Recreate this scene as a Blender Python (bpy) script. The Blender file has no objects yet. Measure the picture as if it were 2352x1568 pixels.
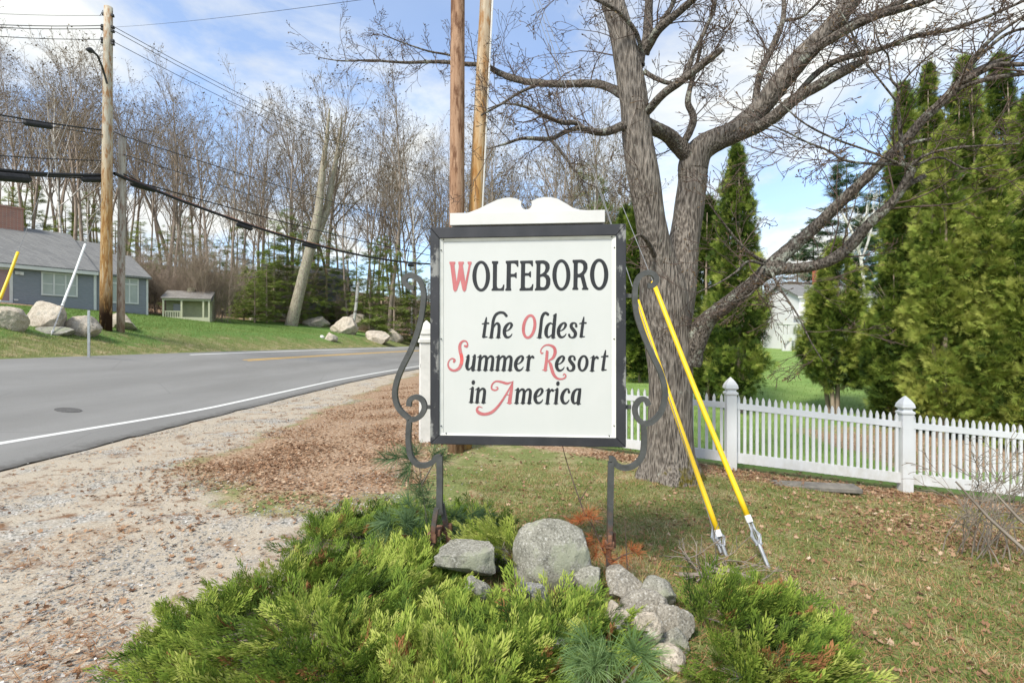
import bpy, math, random
import numpy as np
from mathutils import Vector, noise as mnoise
from mathutils.geometry import tessellate_polygon

scene = bpy.context.scene
COL = scene.collection
# ---------------------------------------------------------------- camera, world, sun, exposure
HC, FPX, CU, CV = 2.0, 1200.0, 1176.0, 784.0     # eye height, focal length and centre in a 2352 px wide frame
cam_d = bpy.data.cameras.new("camera"); cam = bpy.data.objects.new("camera", cam_d); COL.objects.link(cam)
cam.location = (0, 0, HC); cam.rotation_euler = (math.radians(90), 0, 0)
cam_d.sensor_width = 36; cam_d.lens = 36 * FPX / 2352; cam_d.clip_start = .05; cam_d.clip_end = 3000
scene.camera = cam
SUN_AZ, SUN_EL = math.radians(216), math.radians(48)
world = bpy.data.worlds.new("World"); scene.world = world; world.use_nodes = True
wt = world.node_tree; wn = wt.nodes; wl = wt.links
bg = wn["Background"]; bg.inputs["Strength"].default_value = .15
sky = wn.new("ShaderNodeTexSky"); sky.sky_type = 'NISHITA'; sky.sun_disc = False
sky.sun_elevation = SUN_EL; sky.sun_rotation = SUN_AZ; sky.air_density = 1.0; sky.dust_density = .6; sky.ozone_density = 2.0
tc = wn.new("ShaderNodeTexCoord")
sep = wn.new("ShaderNodeSeparateXYZ"); wl.new(tc.outputs["Generated"], sep.inputs[0])
def wmath(op, a, b):
    m = wn.new("ShaderNodeMath"); m.operation = op
    for i, v in enumerate((a, b)):
        if v is None: continue
        if isinstance(v, (int, float)): m.inputs[i].default_value = v
        else: wl.new(v, m.inputs[i])
    return m.outputs[0]
zz = wmath('ADD', wmath('MAXIMUM', sep.outputs[2], 0.0), .16)
cx_, cy_ = wmath('ADD', wmath('DIVIDE', sep.outputs[0], zz), 7.0), wmath('ADD', wmath('DIVIDE', sep.outputs[1], zz), 2.0)
comb = wn.new("ShaderNodeCombineXYZ"); wl.new(cx_, comb.inputs[0]); wl.new(cy_, comb.inputs[1])
comb.inputs[2].default_value = 2.2
n1 = wn.new("ShaderNodeTexNoise"); n1.inputs["Scale"].default_value = 1.25; n1.inputs["Detail"].default_value = 9; n1.inputs["Roughness"].default_value = .6
n1.inputs["Distortion"].default_value = .35
wl.new(comb.outputs[0], n1.inputs["Vector"])
cr = wn.new("ShaderNodeValToRGB"); cr.color_ramp.elements[0].position = .42; cr.color_ramp.elements[1].position = .6
cr.color_ramp.elements[0].color = (.22, .22, .22, 1); cr.color_ramp.elements[1].color = (1, 1, 1, 1)
wl.new(n1.outputs[0], cr.inputs[0])
n2 = wn.new("ShaderNodeTexNoise"); n2.inputs["Scale"].default_value = 2.6; n2.inputs["Detail"].default_value = 6
wl.new(comb.outputs[0], n2.inputs["Vector"])
cc = wn.new("ShaderNodeValToRGB"); cc.color_ramp.elements[0].color = (2.9, 3.0, 3.04, 1); cc.color_ramp.elements[1].color = (3.8, 3.86, 3.7, 1)
cc.color_ramp.elements[0].position = .3; cc.color_ramp.elements[1].position = .62
wl.new(n2.outputs[0], cc.inputs[0])
mixw = wn.new("ShaderNodeMixRGB"); wl.new(cr.outputs[0], mixw.inputs[0]); wl.new(cc.outputs[0], mixw.inputs[2])
skyb = wn.new("ShaderNodeMixRGB"); skyb.blend_type = 'MULTIPLY'; skyb.inputs[0].default_value = 1; skyb.inputs[2].default_value = (.80, .90, 1.0, 1)
wl.new(sky.outputs[0], skyb.inputs[1]); wl.new(skyb.outputs[0], mixw.inputs[1])
wl.new(mixw.outputs[0], bg.inputs["Color"])
sun_d = bpy.data.lights.new("sun", 'SUN'); sun_d.energy = 2.6; sun_d.angle = math.radians(14); sun_d.color = (1, .94, .83)
sun = bpy.data.objects.new("sun", sun_d); COL.objects.link(sun)
sv = Vector((math.sin(SUN_AZ) * math.cos(SUN_EL), math.cos(SUN_AZ) * math.cos(SUN_EL), math.sin(SUN_EL)))
sun.rotation_euler = sv.to_track_quat('Z', 'Y').to_euler()
scene.view_settings.view_transform = 'Standard'; scene.view_settings.look = 'None'
scene.view_settings.exposure = 0.98; scene.view_settings.gamma = 1

# ---------------------------------------------------------------- helpers
def tag(o, label=None, cat=None, group=None, kind=None):
    if label: o["label"] = label
    if cat: o["category"] = cat
    if group: o["group"] = group
    if kind: o["kind"] = kind
    return o
def thing(name, label, cat, loc=(0, 0, 0), rz=0, group=None):
    o = bpy.data.objects.new(name, None); COL.objects.link(o)
    o.location = loc; o.rotation_euler = (0, 0, rz); o.empty_display_size = .1
    return tag(o, label, cat, group)
def link(name, me, parent=None, label=None):
    o = bpy.data.objects.new(name, me); COL.objects.link(o)
    if parent: o.parent = parent
    if label: o["label"] = label
    return o
def raw_mesh(name, V, F, mat, tint=None, smooth=False, midx=None):
    """V (n,3); F (m,k) int array of one face size"""
    V = np.asarray(V, np.float32); F = np.asarray(F, np.int32)
    me = bpy.data.meshes.new(name); k = F.shape[1]
    me.vertices.add(len(V)); me.vertices.foreach_set("co", V.ravel())
    me.loops.add(F.size); me.loops.foreach_set("vertex_index", F.ravel())
    me.polygons.add(len(F)); me.polygons.foreach_set("loop_start", np.arange(0, F.size, k, dtype=np.int32))
    if smooth: me.polygons.foreach_set("use_smooth", np.ones(len(F), bool))
    for m in (mat if isinstance(mat, (list, tuple)) else [mat]): me.materials.append(m)
    if midx is not None: me.polygons.foreach_set("material_index", np.asarray(midx, np.int32))
    if tint is not None:
        a = me.attributes.new("tint", 'FLOAT', 'POINT'); a.data.foreach_set("value", np.asarray(tint, np.float32))
    me.update(calc_edges=True); me.validate()
    return me
class MB:
    """small mesh collector (mixed polygons)"""
    def __init__(s): s.v = []; s.f = []
    def add(s, vs, fs):
        b = len(s.v); s.v += [tuple(v) for v in vs]; s.f += [tuple(i + b for i in f) for f in fs]
    def box(s, c, d, rz=0.0):
        x, y, z = d[0] / 2, d[1] / 2, d[2] / 2; cr_, sr = math.cos(rz), math.sin(rz)
        vs = [(c[0] + px * cr_ - py * sr, c[1] + px * sr + py * cr_, c[2] + pz) for pz in (-z, z) for px, py in ((-x, -y), (x, -y), (x, y), (-x, y))]
        s.add(vs, [(3, 2, 1, 0), (4, 5, 6, 7), (0, 1, 5, 4), (1, 2, 6, 5), (2, 3, 7, 6), (3, 0, 4, 7)])
    def tube(s, pts, r, n=8, cap=True):
        V, F = tube_np([np.array(p, float) for p in pts], r if hasattr(r, '__len__') else [r] * len(pts), n)
        b = len(s.v); s.v += [tuple(v) for v in V]; s.f += [tuple(int(i) + b for i in f) for f in F]
        if cap:
            s.f.append(tuple(b + i for i in range(n))[::-1]); m = len(V) - n
            s.f.append(tuple(b + m + i for i in range(n)))
    def prism(s, poly, frame, d0, d1):
        """polygon (2D list) in frame(a,b,d)->xyz swept from depth d0 to d1"""
        n = len(poly)
        s.add([frame(a, b, d) for d in (d0, d1) for a, b in poly],
              [tuple(range(n))[::-1], tuple(range(n, 2 * n))] + [(i, (i + 1) % n, n + (i + 1) % n, n + i) for i in range(n)])
    def mesh(s, name, mat, smooth=False, bevel=0.0):
        me = bpy.data.meshes.new(name); me.from_pydata(s.v, [], s.f); me.materials.append(mat)
        if bevel or True:
            import bmesh
            bm = bmesh.new(); bm.from_mesh(me)
            bmesh.ops.recalc_face_normals(bm, faces=bm.faces)
            if bevel:
                bmesh.ops.bevel(bm, geom=[e for e in bm.edges if len(e.link_faces) == 2 and e.calc_face_angle() > .5], offset=bevel, segments=1, affect='EDGES')
            bm.to_mesh(me); bm.free()
        if smooth:
            me.polygons.foreach_set("use_smooth", np.ones(len(me.polygons), bool))
        me.update(); return me
    def obj(s, name, mat, parent=None, label=None, smooth=False, bevel=0.0):
        return link(name, s.mesh(name, mat, smooth, bevel), parent, label)
def tube_np(pts, radii, n=4):
    P = np.asarray(pts, float); k = len(P); T = np.gradient(P, axis=0)
    T /= np.linalg.norm(T, axis=1)[:, None] + 1e-9
    ref = np.array([0, 0, 1.]) if abs(T.mean(0)[2]) < .8 else np.array([1., 0, 0])
    A = np.cross(T, ref); A /= np.linalg.norm(A, axis=1)[:, None] + 1e-9
    B = np.cross(T, A); a = np.arange(n) * 2 * math.pi / n
    R = np.asarray(radii, float)
    V = P[:, None] + R[:, None, None] * (np.cos(a)[None, :, None] * A[:, None] + np.sin(a)[None, :, None] * B[:, None])
    i = np.arange(k - 1)[:, None] * n; j = np.arange(n)[None]; j2 = (j + 1) % n
    F = np.stack([i + j, i + j2, i + n + j2, i + n + j], -1).reshape(-1, 4)
    return V.reshape(-1, 3), F
def tubes_mesh(name, lines, mat, smooth=False):
    """lines: (pts, radii, sides)"""
    Vs, Fs, b = [], [], 0
    for p, r, n in lines:
        V, F = tube_np(p, r, n); Vs.append(V); Fs.append(F + b); b += len(V)
    return raw_mesh(name, np.concatenate(Vs), np.concatenate(Fs), mat, smooth=smooth)
def rot_basis(d, up=None, roll=0.0):
    """(N,3) directions -> (N,3,3) with columns x=side,y=dir,z=normal"""
    d = d / (np.linalg.norm(d, axis=1)[:, None] + 1e-9)
    if up is None: up = np.tile([0, 0, 1.], (len(d), 1))
    s = np.cross(d, up); s /= np.linalg.norm(s, axis=1)[:, None] + 1e-6
    nrm = np.cross(s, d)
    if np.any(roll):
        c, q = np.cos(roll)[:, None], np.sin(roll)[:, None]; s, nrm = c * s + q * nrm, c * nrm - q * s
    return np.stack([s, d, nrm], -1)
def scatter(name, tmpl_v, tmpl_f, tmpl_t, pos, mats, scale, tint, mat, smooth=False):
    pos = np.asarray(pos, float); N, t = len(pos), len(tmpl_v)
    V = np.einsum('nij,tj->nti', mats * np.asarray(scale)[:, None, None], tmpl_v) + pos[:, None]
    F = (np.asarray(tmpl_f)[None] + (np.arange(N) * t)[:, None, None]).reshape(-1, np.asarray(tmpl_f).shape[1])
    T = (np.asarray(tmpl_t)[None] + np.asarray(tint)[:, None]).ravel()
    return raw_mesh(name, V.reshape(-1, 3), F, mat, tint=T, smooth=smooth)
def smooth01(x): x = np.clip(x, 0, 1); return x * x * (3 - 2 * x)

# ---------------------------------------------------------------- terrain
def curve_c(y):
    y = np.asarray(y, float)
    q = np.clip(y, 25, 90) - 25
    return .06 * q + .0025 * q * q + np.maximum(y - 90, 0) * .385
UX = [0, 8, 11.2, 22.5, 34, 80, 300]; UZ = [0, 1.44, 2.62, 4.16, 5.6, 17, 30]
def zt(x, y):
    x = np.asarray(x, float); y = np.asarray(y, float)
    u = -7.9 - (x - curve_c(y)); w = smooth01(-u / 10)
    right = -.105 * np.clip(x - 3.2, 0, 5) * (1 - smooth01((y - 10) / 14)) + .0195 * np.maximum(y - 12, 0) * w
    right = np.minimum(right, 2.2)
    right += .27 * np.exp(-(((x + .05) / 1.45) ** 2 + ((y - 3.7) / 1.25) ** 2)) * (y > -3)
    return np.where(u > 0, np.interp(u, UX, UZ), right)
def zf(x, y): return float(zt(x, y))
def P(u, v, Y): return Vector(((u - CU) / FPX * Y, Y, HC - (v - CV) / FPX * Y))
def G(u, v, y0=1.2, y1=160):
    """the point of the ground seen at (u, v)"""
    Y = np.geomspace(y0, y1, 6000); x = (u - CU) / FPX * Y; z = HC - (v - CV) / FPX * Y
    d = z - zt(x, Y); k = np.argmax(d < 0) if (d < 0).any() else len(Y) - 1
    return Vector((x[k], Y[k], float(zt(x[k], Y[k]))))
# ---------------------------------------------------------------- materials
class NT:
    def __init__(s, name):
        s.m = bpy.data.materials.new(name); s.m.use_nodes = True; s.t = s.m.node_tree; s.n = s.t.nodes; s.l = s.t.links
        s.b = s.n["Principled BSDF"]; s.co = None
    def put(s, v, sock):
        if isinstance(v, (int, float)): sock.default_value = v
        elif isinstance(v, tuple): sock.default_value = v if len(v) == 4 else (*v, 1) if len(sock.default_value) == 4 else v
        else: s.l.new(v, sock)
    def coord(s, kind="Object", scale=(1, 1, 1), rot=(0, 0, 0)):
        t = s.n.new("ShaderNodeTexCoord"); mp = s.n.new("ShaderNodeMapping"); mp.inputs["Scale"].default_value = scale; mp.inputs["Rotation"].default_value = rot
        s.l.new(t.outputs[kind], mp.inputs[0]); return mp.outputs[0]
    def pos(s, scale=(1, 1, 1)):
        g = s.n.new("ShaderNodeNewGeometry"); mp = s.n.new("ShaderNodeMapping"); mp.inputs["Scale"].default_value = scale
        s.l.new(g.outputs["Position"], mp.inputs[0]); return mp.outputs[0]
    def noise(s, co, scale, detail=4, rough=.55, dist=0.0):
        n = s.n.new("ShaderNodeTexNoise"); n.inputs["Scale"].default_value = scale; n.inputs["Detail"].default_value = detail
        n.inputs["Roughness"].default_value = rough; n.inputs["Distortion"].default_value = dist; s.l.new(co, n.inputs["Vector"]); return n.outputs[0]
    def voro(s, co, scale, out="Distance", feature='F1'):
        n = s.n.new("ShaderNodeTexVoronoi"); n.feature = feature; n.inputs["Scale"].default_value = scale; s.l.new(co, n.inputs["Vector"]); return n.outputs[out]
    def ramp(s, f, stops):
        r = s.n.new("ShaderNodeValToRGB"); e = r.color_ramp.elements
        while len(e) < len(stops): e.new(.5)
        for k, (p, c) in zip(e, stops): k.position = p; k.color = (*c, 1) if len(c) == 3 else c
        s.put(f, r.inputs[0]); return r.outputs[0]
    def vramp(s, f, a, b, lo=0.0, hi=1.0):
        m = s.n.new("ShaderNodeMapRange"); m.inputs[1].default_value = a; m.inputs[2].default_value = b; m.inputs[3].default_value = lo; m.inputs[4].default_value = hi
        s.put(f, m.inputs[0]); return m.outputs[0]
    def mix(s, f, a, b, mode='MIX'):
        m = s.n.new("ShaderNodeMixRGB"); m.blend_type = mode; s.put(f, m.inputs[0]); s.put(a, m.inputs[1]); s.put(b, m.inputs[2]); return m.outputs[0]
    def math(s, op, a, b=0.0):
        m = s.n.new("ShaderNodeMath"); m.operation = op; s.put(a, m.inputs[0]); s.put(b, m.inputs[1]); return m.outputs[0]
    def attr(s, name, out="Fac"):
        a = s.n.new("ShaderNodeAttribute"); a.attribute_name = name; return a.outputs[out]
    def rand(s): return s.n.new("ShaderNodeObjectInfo").outputs["Random"]
    def sepz(s, co, i=2):
        x = s.n.new("ShaderNodeSeparateXYZ"); s.l.new(co, x.inputs[0]); return x.outputs[i]
    def bump(s, h, strength=.5, dist=.02):
        b = s.n.new("ShaderNodeBump"); b.inputs["Strength"].default_value = strength; b.inputs["Distance"].default_value = dist
        s.l.new(h, b.inputs["Height"]); s.l.new(b.outputs[0], s.b.inputs["Normal"])
    def done(s, color, rough=.85, metal=0.0, spec=.3):
        s.put(color, s.b.inputs["Base Color"]); s.put(rough, s.b.inputs["Roughness"]); s.b.inputs["Metallic"].default_value = metal
        s.b.inputs["Specular IOR Level"].default_value = spec; return s.m
def pm(name, c1, c2, scale=6, rough=.8, bump=.0, bd=.01, stretch=(1, 1, 1), metal=0.0, spec=.3, lo=.3, hi=.7, detail=6):
    n = NT(name); co = n.coord("Object", stretch); f = n.noise(co, scale, detail)
    if bump: n.bump(n.noise(co, scale * 3, 6), bump, bd)
    return n.done(n.ramp(f, [(lo, c1), (hi, c2)]), rough, metal, spec)
def foliage(name, stops, rough=.6, trans=.25):
    n = NT(name); r = n.attr("tint")
    c = n.ramp(r, stops); n.done(c, rough + .15, 0, .15)
    if trans:
        t = n.n.new("ShaderNodeBsdfTranslucent"); n.put(c, t.inputs[0]); mx = n.n.new("ShaderNodeMixShader"); mx.inputs[0].default_value = trans
        n.l.new(n.b.outputs[0], mx.inputs[1]); n.l.new(t.outputs[0], mx.inputs[2]); n.l.new(mx.outputs[0], n.n["Material Output"].inputs[0])
    return n.m
M = {}
# ground: four kinds of cover blended through the vertex attribute "zone"
def mk_ground():
    n = NT("ground"); p = n.pos(); z = n.attr("zone", "Color")
    sp = n.n.new("ShaderNodeSeparateColor"); n.l.new(z, sp.inputs[0])
    big, mid, fine = n.noise(p, .9, 5), n.noise(p, 6, 6), n.noise(p, 45, 5)
    vor = n.voro(p, 55, "Color"); vg = n.sepz(vor, 0)
    sand = n.ramp(fine, [(.3, (.22, .185, .135)), (.5, (.39, .342, .262)), (.72, (.55, .495, .40))])
    sand = n.mix(.5, sand, n.ramp(n.noise(p, 160, 3), [(.35, (.24, .20, .15)), (.65, (.56, .48, .38))]))
    stone = n.ramp(vg, [(0, (.13, .125, .11)), (.45, (.30, .285, .25)), (.8, (.44, .41, .36)), (1, (.58, .55, .5))])
    gravel = n.mix(n.vramp(n.noise(p, 1.1, 6, .65), .52, .62), sand, stone)
    gravel = n.mix(n.vramp(n.noise(p, 2.4, 6, .65), .54, .66), gravel, n.ramp(fine, [(.3, (.09, .05, .028)), (.7, (.27, .155, .085))]))
    litter = n.ramp(n.noise(p, 28, 6, .65), [(.3, (.13, .082, .05)), (.48, (.29, .19, .115)), (.62, (.40, .285, .19)), (.78, (.52, .41, .3))])
    litter = n.mix(.5, litter, n.ramp(n.sepz(n.voro(n.pos((1, 1, .3)), 34, "Color"), 0), [(0, (.09, .055, .034)), (.4, (.25, .155, .09)), (.75, (.42, .30, .2)), (1, (.62, .5, .38))]))
    dry = n.ramp(n.noise(p, 38, 6, .65), [(.3, (.15, .13, .065)), (.5, (.33, .275, .15)), (.7, (.48, .41, .25))])
    moss = n.ramp(n.noise(p, 30, 6, .65), [(.3, (.085, .11, .034)), (.6, (.195, .215, .075)), (.8, (.33, .31, .145))])
    grass = n.mix(n.vramp(n.noise(p, 1.7, 6, .65), .34, .52), dry, moss)
    grass = n.mix(n.vramp(n.noise(p, 3.1, 6, .7), .63, .72), grass, litter)
    lawn = n.mix(n.vramp(big, .3, .7), (.055, .125, .022), (.11, .21, .045))
    lawn = n.mix(n.vramp(n.noise(p, 9, 8, .8), .36, .66), lawn, (.16, .245, .07)); lawn = n.mix(n.vramp(n.noise(p, .55, 8, .75), .56, .72, 0, .55), lawn, (.25, .24, .10))
    def fac(ch): return n.vramp(n.math('ADD', sp.outputs[ch], n.math('MULTIPLY', n.math('SUBTRACT', n.noise(p, 1.6, 9, .75), .5), 1.5)), .36, .66)
    pale = n.ramp(n.noise(p, .8, 6, .65), [(.3, (.12, .215, .045)), (.7, (.24, .335, .10))]); lawn = n.mix(n.attr("zone", "Alpha"), lawn, pale); c = n.mix(fac(2), grass, lawn); c = n.mix(fac(0), c, gravel); c = n.mix(fac(1), c, litter)  # right lawn coloured lighter to offset the cedars' shade on it
    n.bump(n.math('ADD', fine, n.math('MULTIPLY', mid, 2.0)), .6, .02)
    return n.done(c, .95, 0, .15)
M["ground"] = mk_ground()
def mk_asphalt():
    n = NT("asphalt"); p = n.pos()
    f = n.math("ADD", n.math("MULTIPLY", n.noise(p, 140, 3, .7), .6), n.math("MULTIPLY", n.noise(p, 38, 4, .8), .4)); g = n.noise(n.pos((.5, .12, .5)), 1.0, 7, .65)
    c = n.ramp(f, [(.3, (.145, .142, .132)), (.5, (.205, .20, .187)), (.72, (.285, .279, .262))])
    c = n.mix(n.vramp(g, .38, .64, 0, .55), c, (.28, .275, .26))
    u = n.attr("tint"); lane = n.math('SINE', n.math('MULTIPLY', n.math('ADD', u, n.math('MULTIPLY', n.noise(n.pos((.3, .05, .3)), 1, 4), .5)), 3.3)); c = n.mix(n.vramp(lane, -.6, .9, 0, .32), c, (.165, .16, .148)); e = n.math('ADD', u, n.math('MULTIPLY', n.math('SUBTRACT', n.noise(p, 7, 6, .7), .5), .5))
    c = n.mix(n.vramp(e, .30, .02), c, (.105, .10, .09))
    crack = n.vramp(n.voro(n.pos((.6, .16, .5)), 1.0, "Distance", 'DISTANCE_TO_EDGE'), .0, .008, .22, 0)
    c = n.mix(crack, c, (.09, .09, .09)); n.bump(f, .25, .004)
    return n.done(c, .85, 0, .25)
M["asphalt"] = mk_asphalt()
def worn(name, c, under, thr=.38):
    n = NT(name); p = n.pos(); w = n.vramp(n.noise(p, 22, 6, .7), thr - .03, thr + .05)
    return n.done(n.mix(w, under, c), .7)
M["line_white"] = worn("line_white", (.66, .66, .62), (.24, .24, .235), .33)
M["line_yellow"] = worn("line_yellow", (.62, .37, .07), (.22, .21, .19), .38)
def mk_bark(name, a, b, c, scale=9, lichen=None, moss=False, zs=.22, lz=.62):
    n = NT(name); co = n.coord("Object", (1, 1, zs)); f = n.noise(co, scale, 7, .65, .4); v = n.voro(n.coord("Object", (1, 1, zs * .7)), scale * 2.2, "Distance")
    h = n.math('ADD', f, n.math('MULTIPLY', v, .7))
    col = n.ramp(n.math('MULTIPLY', h, .72), [(.28, a), (.5, b), (.72, c)])
    if lichen: col = n.mix(n.vramp(n.noise(n.coord(), 5.5, 6, .7), lz, lz + .06), col, lichen)
    if moss:
        z = n.sepz(n.coord()); mz = n.vramp(n.math('ADD', z, n.math('MULTIPLY', n.noise(n.coord(), 5, 5), 1.0)), .78, .62, 0, 1)
        ms = n.vramp(n.noise(n.coord(), 3.4, 5), .49, .56)
        col = n.mix(n.math('MULTIPLY', mz, ms), col, (.14, .115, .02))
    n.bump(h, 1.0, .05); return n.done(col, .9, 0, .2)
M["maple_bark"] = mk_bark("maple_bark", (.035, .029, .024), (.125, .106, .088), (.28, .245, .208), 22, (.34, .34, .29), True, .16, .64)
M["maple_limb"] = mk_bark("maple_limb", (.026, .021, .017), (.08, .066, .054), (.19, .164, .138), 22, (.33, .34, .28), False, .5, .56)
M["twig"] = pm("twig", (.055, .038, .03), (.14, .1, .08), 3, .9)
M["twig_pale"] = pm("twig_pale", (.14, .115, .09), (.3, .26, .21), 3, .9)
def forest_bark(name, a, b):
    n = NT(name); co = n.coord("Object", (1, 1, .25)); f = n.noise(co, 7, 5)
    col = n.ramp(f, [(.3, a), (.7, b)]); col = n.mix(n.math('MULTIPLY', n.rand(), .38), col, (.10, .075, .06))
    return n.done(col, .95, 0, .1)
M["forest_bark"] = forest_bark("forest_bark", (.18, .145, .115), (.42, .35, .285))
M["forest_twig"] = forest_bark("forest_twig", (.19, .155, .105), (.33, .275, .195))
M["bud"] = pm("bud", (.10, .06, .03), (.16, .115, .05), .3, .9)
M["pale_bark"] = mk_bark("pale_bark", (.12, .10, .075), (.25, .215, .165), (.38, .34, .265), 7, (.33, .34, .22), False, .3, .54)
M["birch"] = pm("birch", (.14, .12, .1), (.62, .59, .54), 2.2, .8, stretch=(.6, .6, 2.5), lo=.34, hi=.46)
M["brush"] = pm("brush", (.21, .16, .118), (.40, .32, .245), 2, .9)
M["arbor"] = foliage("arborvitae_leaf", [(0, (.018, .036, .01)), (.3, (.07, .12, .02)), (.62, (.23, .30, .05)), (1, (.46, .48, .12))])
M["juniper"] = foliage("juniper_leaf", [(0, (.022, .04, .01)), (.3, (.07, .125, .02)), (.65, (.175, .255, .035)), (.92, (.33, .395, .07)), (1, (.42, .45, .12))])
M["dead_juniper"] = foliage("dead_juniper_leaf", [(0, (.12, .05, .02)), (1, (.36, .17, .07))])
M["hemlock"] = foliage("hemlock_leaf", [(0, (.10, .14, .035)), (.5, (.22, .29, .07)), (1, (.38, .43, .13))])
M["pine"] = foliage("pine_leaf", [(0, (.045, .085, .04)), (.5, (.11, .185, .085)), (1, (.21, .29, .13))])
M["blue_pine"] = foliage("blue_pine_leaf", [(0, (.07, .13, .045)), (.5, (.17, .27, .10)), (1, (.33, .43, .19))])
M["dead_pine"] = foliage("dead_pine_leaf", [(0, (.30, .09, .03)), (1, (.62, .24, .1))])
M["russet"] = foliage("russet_leaf", [(0, (.22, .09, .03)), (1, (.4, .19, .07))])
M["grass_blade"] = foliage("grass_blade", [(0, (.08, .13, .026)), (.42, (.17, .225, .055)), (.54, (.30, .28, .11)), (.75, (.46, .38, .2)), (1, (.6, .52, .33))], .7, .2)
M["leaf"] = foliage("fallen_leaf", [(0, (.09, .048, .028)), (.3, (.22, .12, .068)), (.65, (.36, .225, .135)), (.9, (.52, .38, .26)), (1, (.62, .5, .37))], .8, .1)
M["needle"] = foliage("pine_needle", [(0, (.24, .11, .05)), (1, (.46, .27, .14))], .8, .1)
M["pebble"] = foliage("pebble", [(0, (.07, .07, .068)), (.35, (.2, .2, .19)), (.6, (.33, .30, .26)), (.85, (.47, .44, .40)), (1, (.7, .68, .64))], .85, 0)
def mk_granite(name, a, b, c, lich=(.40, .41, .34), lz=.6, sc=1.0):
    n = NT(name); co = n.coord(); f = n.noise(co, 5 * sc, 8, .7); s = n.noise(co, 70 * sc, 4, .7)
    col = n.ramp(f, [(.3, a), (.5, b), (.7, c)]); col = n.mix(n.vramp(s, .52, .62, 0, .75), col, tuple(x * .32 for x in b)); col = n.mix(n.vramp(s, .43, .36, 0, .7), col, (.55, .54, .5))
    col = n.mix(n.vramp(n.noise(co, 3 * sc, 6, .65), lz, lz + .08, 0, .8), col, lich)
    n.bump(n.math('ADD', n.math('MULTIPLY', f, 2.0), s), .6, .012 / sc); return n.done(col, .9, 0, .2)
M["granite"] = mk_granite("granite", (.15, .145, .115), (.27, .26, .215), (.37, .355, .30), (.30, .31, .22), .52)
M["granite_warm"] = mk_granite("granite_warm", (.26, .215, .165), (.46, .40, .32), (.60, .53, .44), (.27, .26, .22), .58, .5)
M["granite_dark"] = mk_granite("granite_dark", (.13, .13, .12), (.24, .235, .22), (.36, .35, .32))
M["mortar"] = mk_granite("mortar", (.17, .155, .125), (.28, .255, .21), (.38, .35, .29), (.15, .13, .05), .62)
# sign
def mk_panel():
    n = NT("sign_panel"); co = n.coord(); c = n.ramp(n.noise(co, 2.2, 5), [(.35, (.505, .518, .488)), (.65, (.535, .542, .512))])
    c = n.mix(n.vramp(n.noise(co, 90, 3), .70, .76, 0, .35), c, (.5, .49, .44)); c = n.mix(n.vramp(n.noise(n.coord("Object", (9, 9, .7)), 1.6, 6, .65), .55, .75, 0, .08), c, (.42, .43, .37)); return n.done(c, .38, 0, .5)
M["panel"] = mk_panel()
def mk_frame():
    n = NT("frame_paint"); co = n.coord("Object", (1, 1, .6)); c = n.ramp(n.noise(co, 6, 5), [(.3, (.02, .021, .024)), (.7, (.036, .036, .04))])
    x = n.sepz(n.coord(), 0); side = n.vramp(n.math('ABSOLUTE', x), .66, .70); w = n.vramp(n.noise(co, 5.5, 6, .7), .535, .60, 0, .8)
    c = n.mix(n.math('MULTIPLY', side, w), c, (.27, .27, .25)); c = n.mix(n.vramp(n.noise(co, 26, 6, .7), .68, .74, 0, .7), c, (.25, .25, .24))
    n.bump(n.noise(n.coord("Object", (1, 1, 8)), 12, 4), .15, .004); return n.done(c, .5, 0, .4)
M["frame"] = mk_frame()
M["white_paint"] = pm("white_paint", (.53, .527, .50), (.60, .597, .57), 3, .5, .1, .003, spec=.4)
M["trim_white"] = pm("sign_trim", (.60, .60, .54), (.72, .72, .67), 9, .5)
M["black_paint"] = pm("letter_black", (.018, .02, .022), (.028, .03, .032), 12, .5)
M["red_paint"] = pm("letter_red", (.40, .105, .11), (.48, .165, .165), 9, .55)
M["red_fresh"] = pm("letter_red_bright", (.56, .055, .06), (.62, .15, .13), 40, .5)
def mk_iron():
    n = NT("iron"); co = n.coord(); c = n.ramp(n.noise(co, 16, 6), [(.3, (.052, .054, .05)), (.7, (.088, .09, .085))])
    z = n.sepz(n.pos()); rz = n.vramp(n.math('ADD', z, n.math('MULTIPLY', n.noise(co, 14, 6), .5)), .98, .72); r = n.math('MULTIPLY', rz, n.vramp(n.noise(co, 9, 6, .7), .45, .58))
    c = n.mix(r, c, n.ramp(n.noise(co, 60, 4), [(.3, (.085, .032, .016)), (.7, (.22, .10, .055))])); n.bump(n.noise(co, 30, 5), .3, .004); return n.done(c, .55, .15, .4)
M["iron"] = mk_iron()
M["rust"] = pm("rusty_iron", (.07, .035, .022), (.27, .14, .085), 22, .9, .5, .006)
def mk_vinyl():
    n = NT("vinyl_white"); c = n.ramp(n.noise(n.pos(), 3, 5), [(.3, (.64, .65, .655)), (.7, (.70, .71, .715))]); z = n.sepz(n.coord()); d = n.math('MULTIPLY', n.vramp(z, .42, .02), n.vramp(n.noise(n.pos((1, 1, .5)), 7, 6, .7), .4, .65, .1, .5))
    return n.done(n.mix(d, c, (.42, .40, .31)), .4, 0, .45)
M["vinyl"] = mk_vinyl()
M["old_white"] = pm("old_white_post", (.60, .60, .56), (.76, .755, .71), 5, .7)
M["galv"] = pm("galvanised", (.30, .315, .33), (.48, .49, .50), 14, .45, metal=.6)
M["yellow_guard"] = pm("yellow_guard", (.78, .50, .008), (.84, .57, .02), 4, .4, spec=.45)
M["white_guard"] = pm("white_guard", (.74, .74, .72), (.8, .8, .78), 4, .5)
M["strand"] = pm("guy_strand", (.16, .165, .17), (.26, .265, .27), 14, .6)
M["cable"] = pm("cable_black", (.016, .016, .018), (.03, .03, .032), 6, .6)
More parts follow.
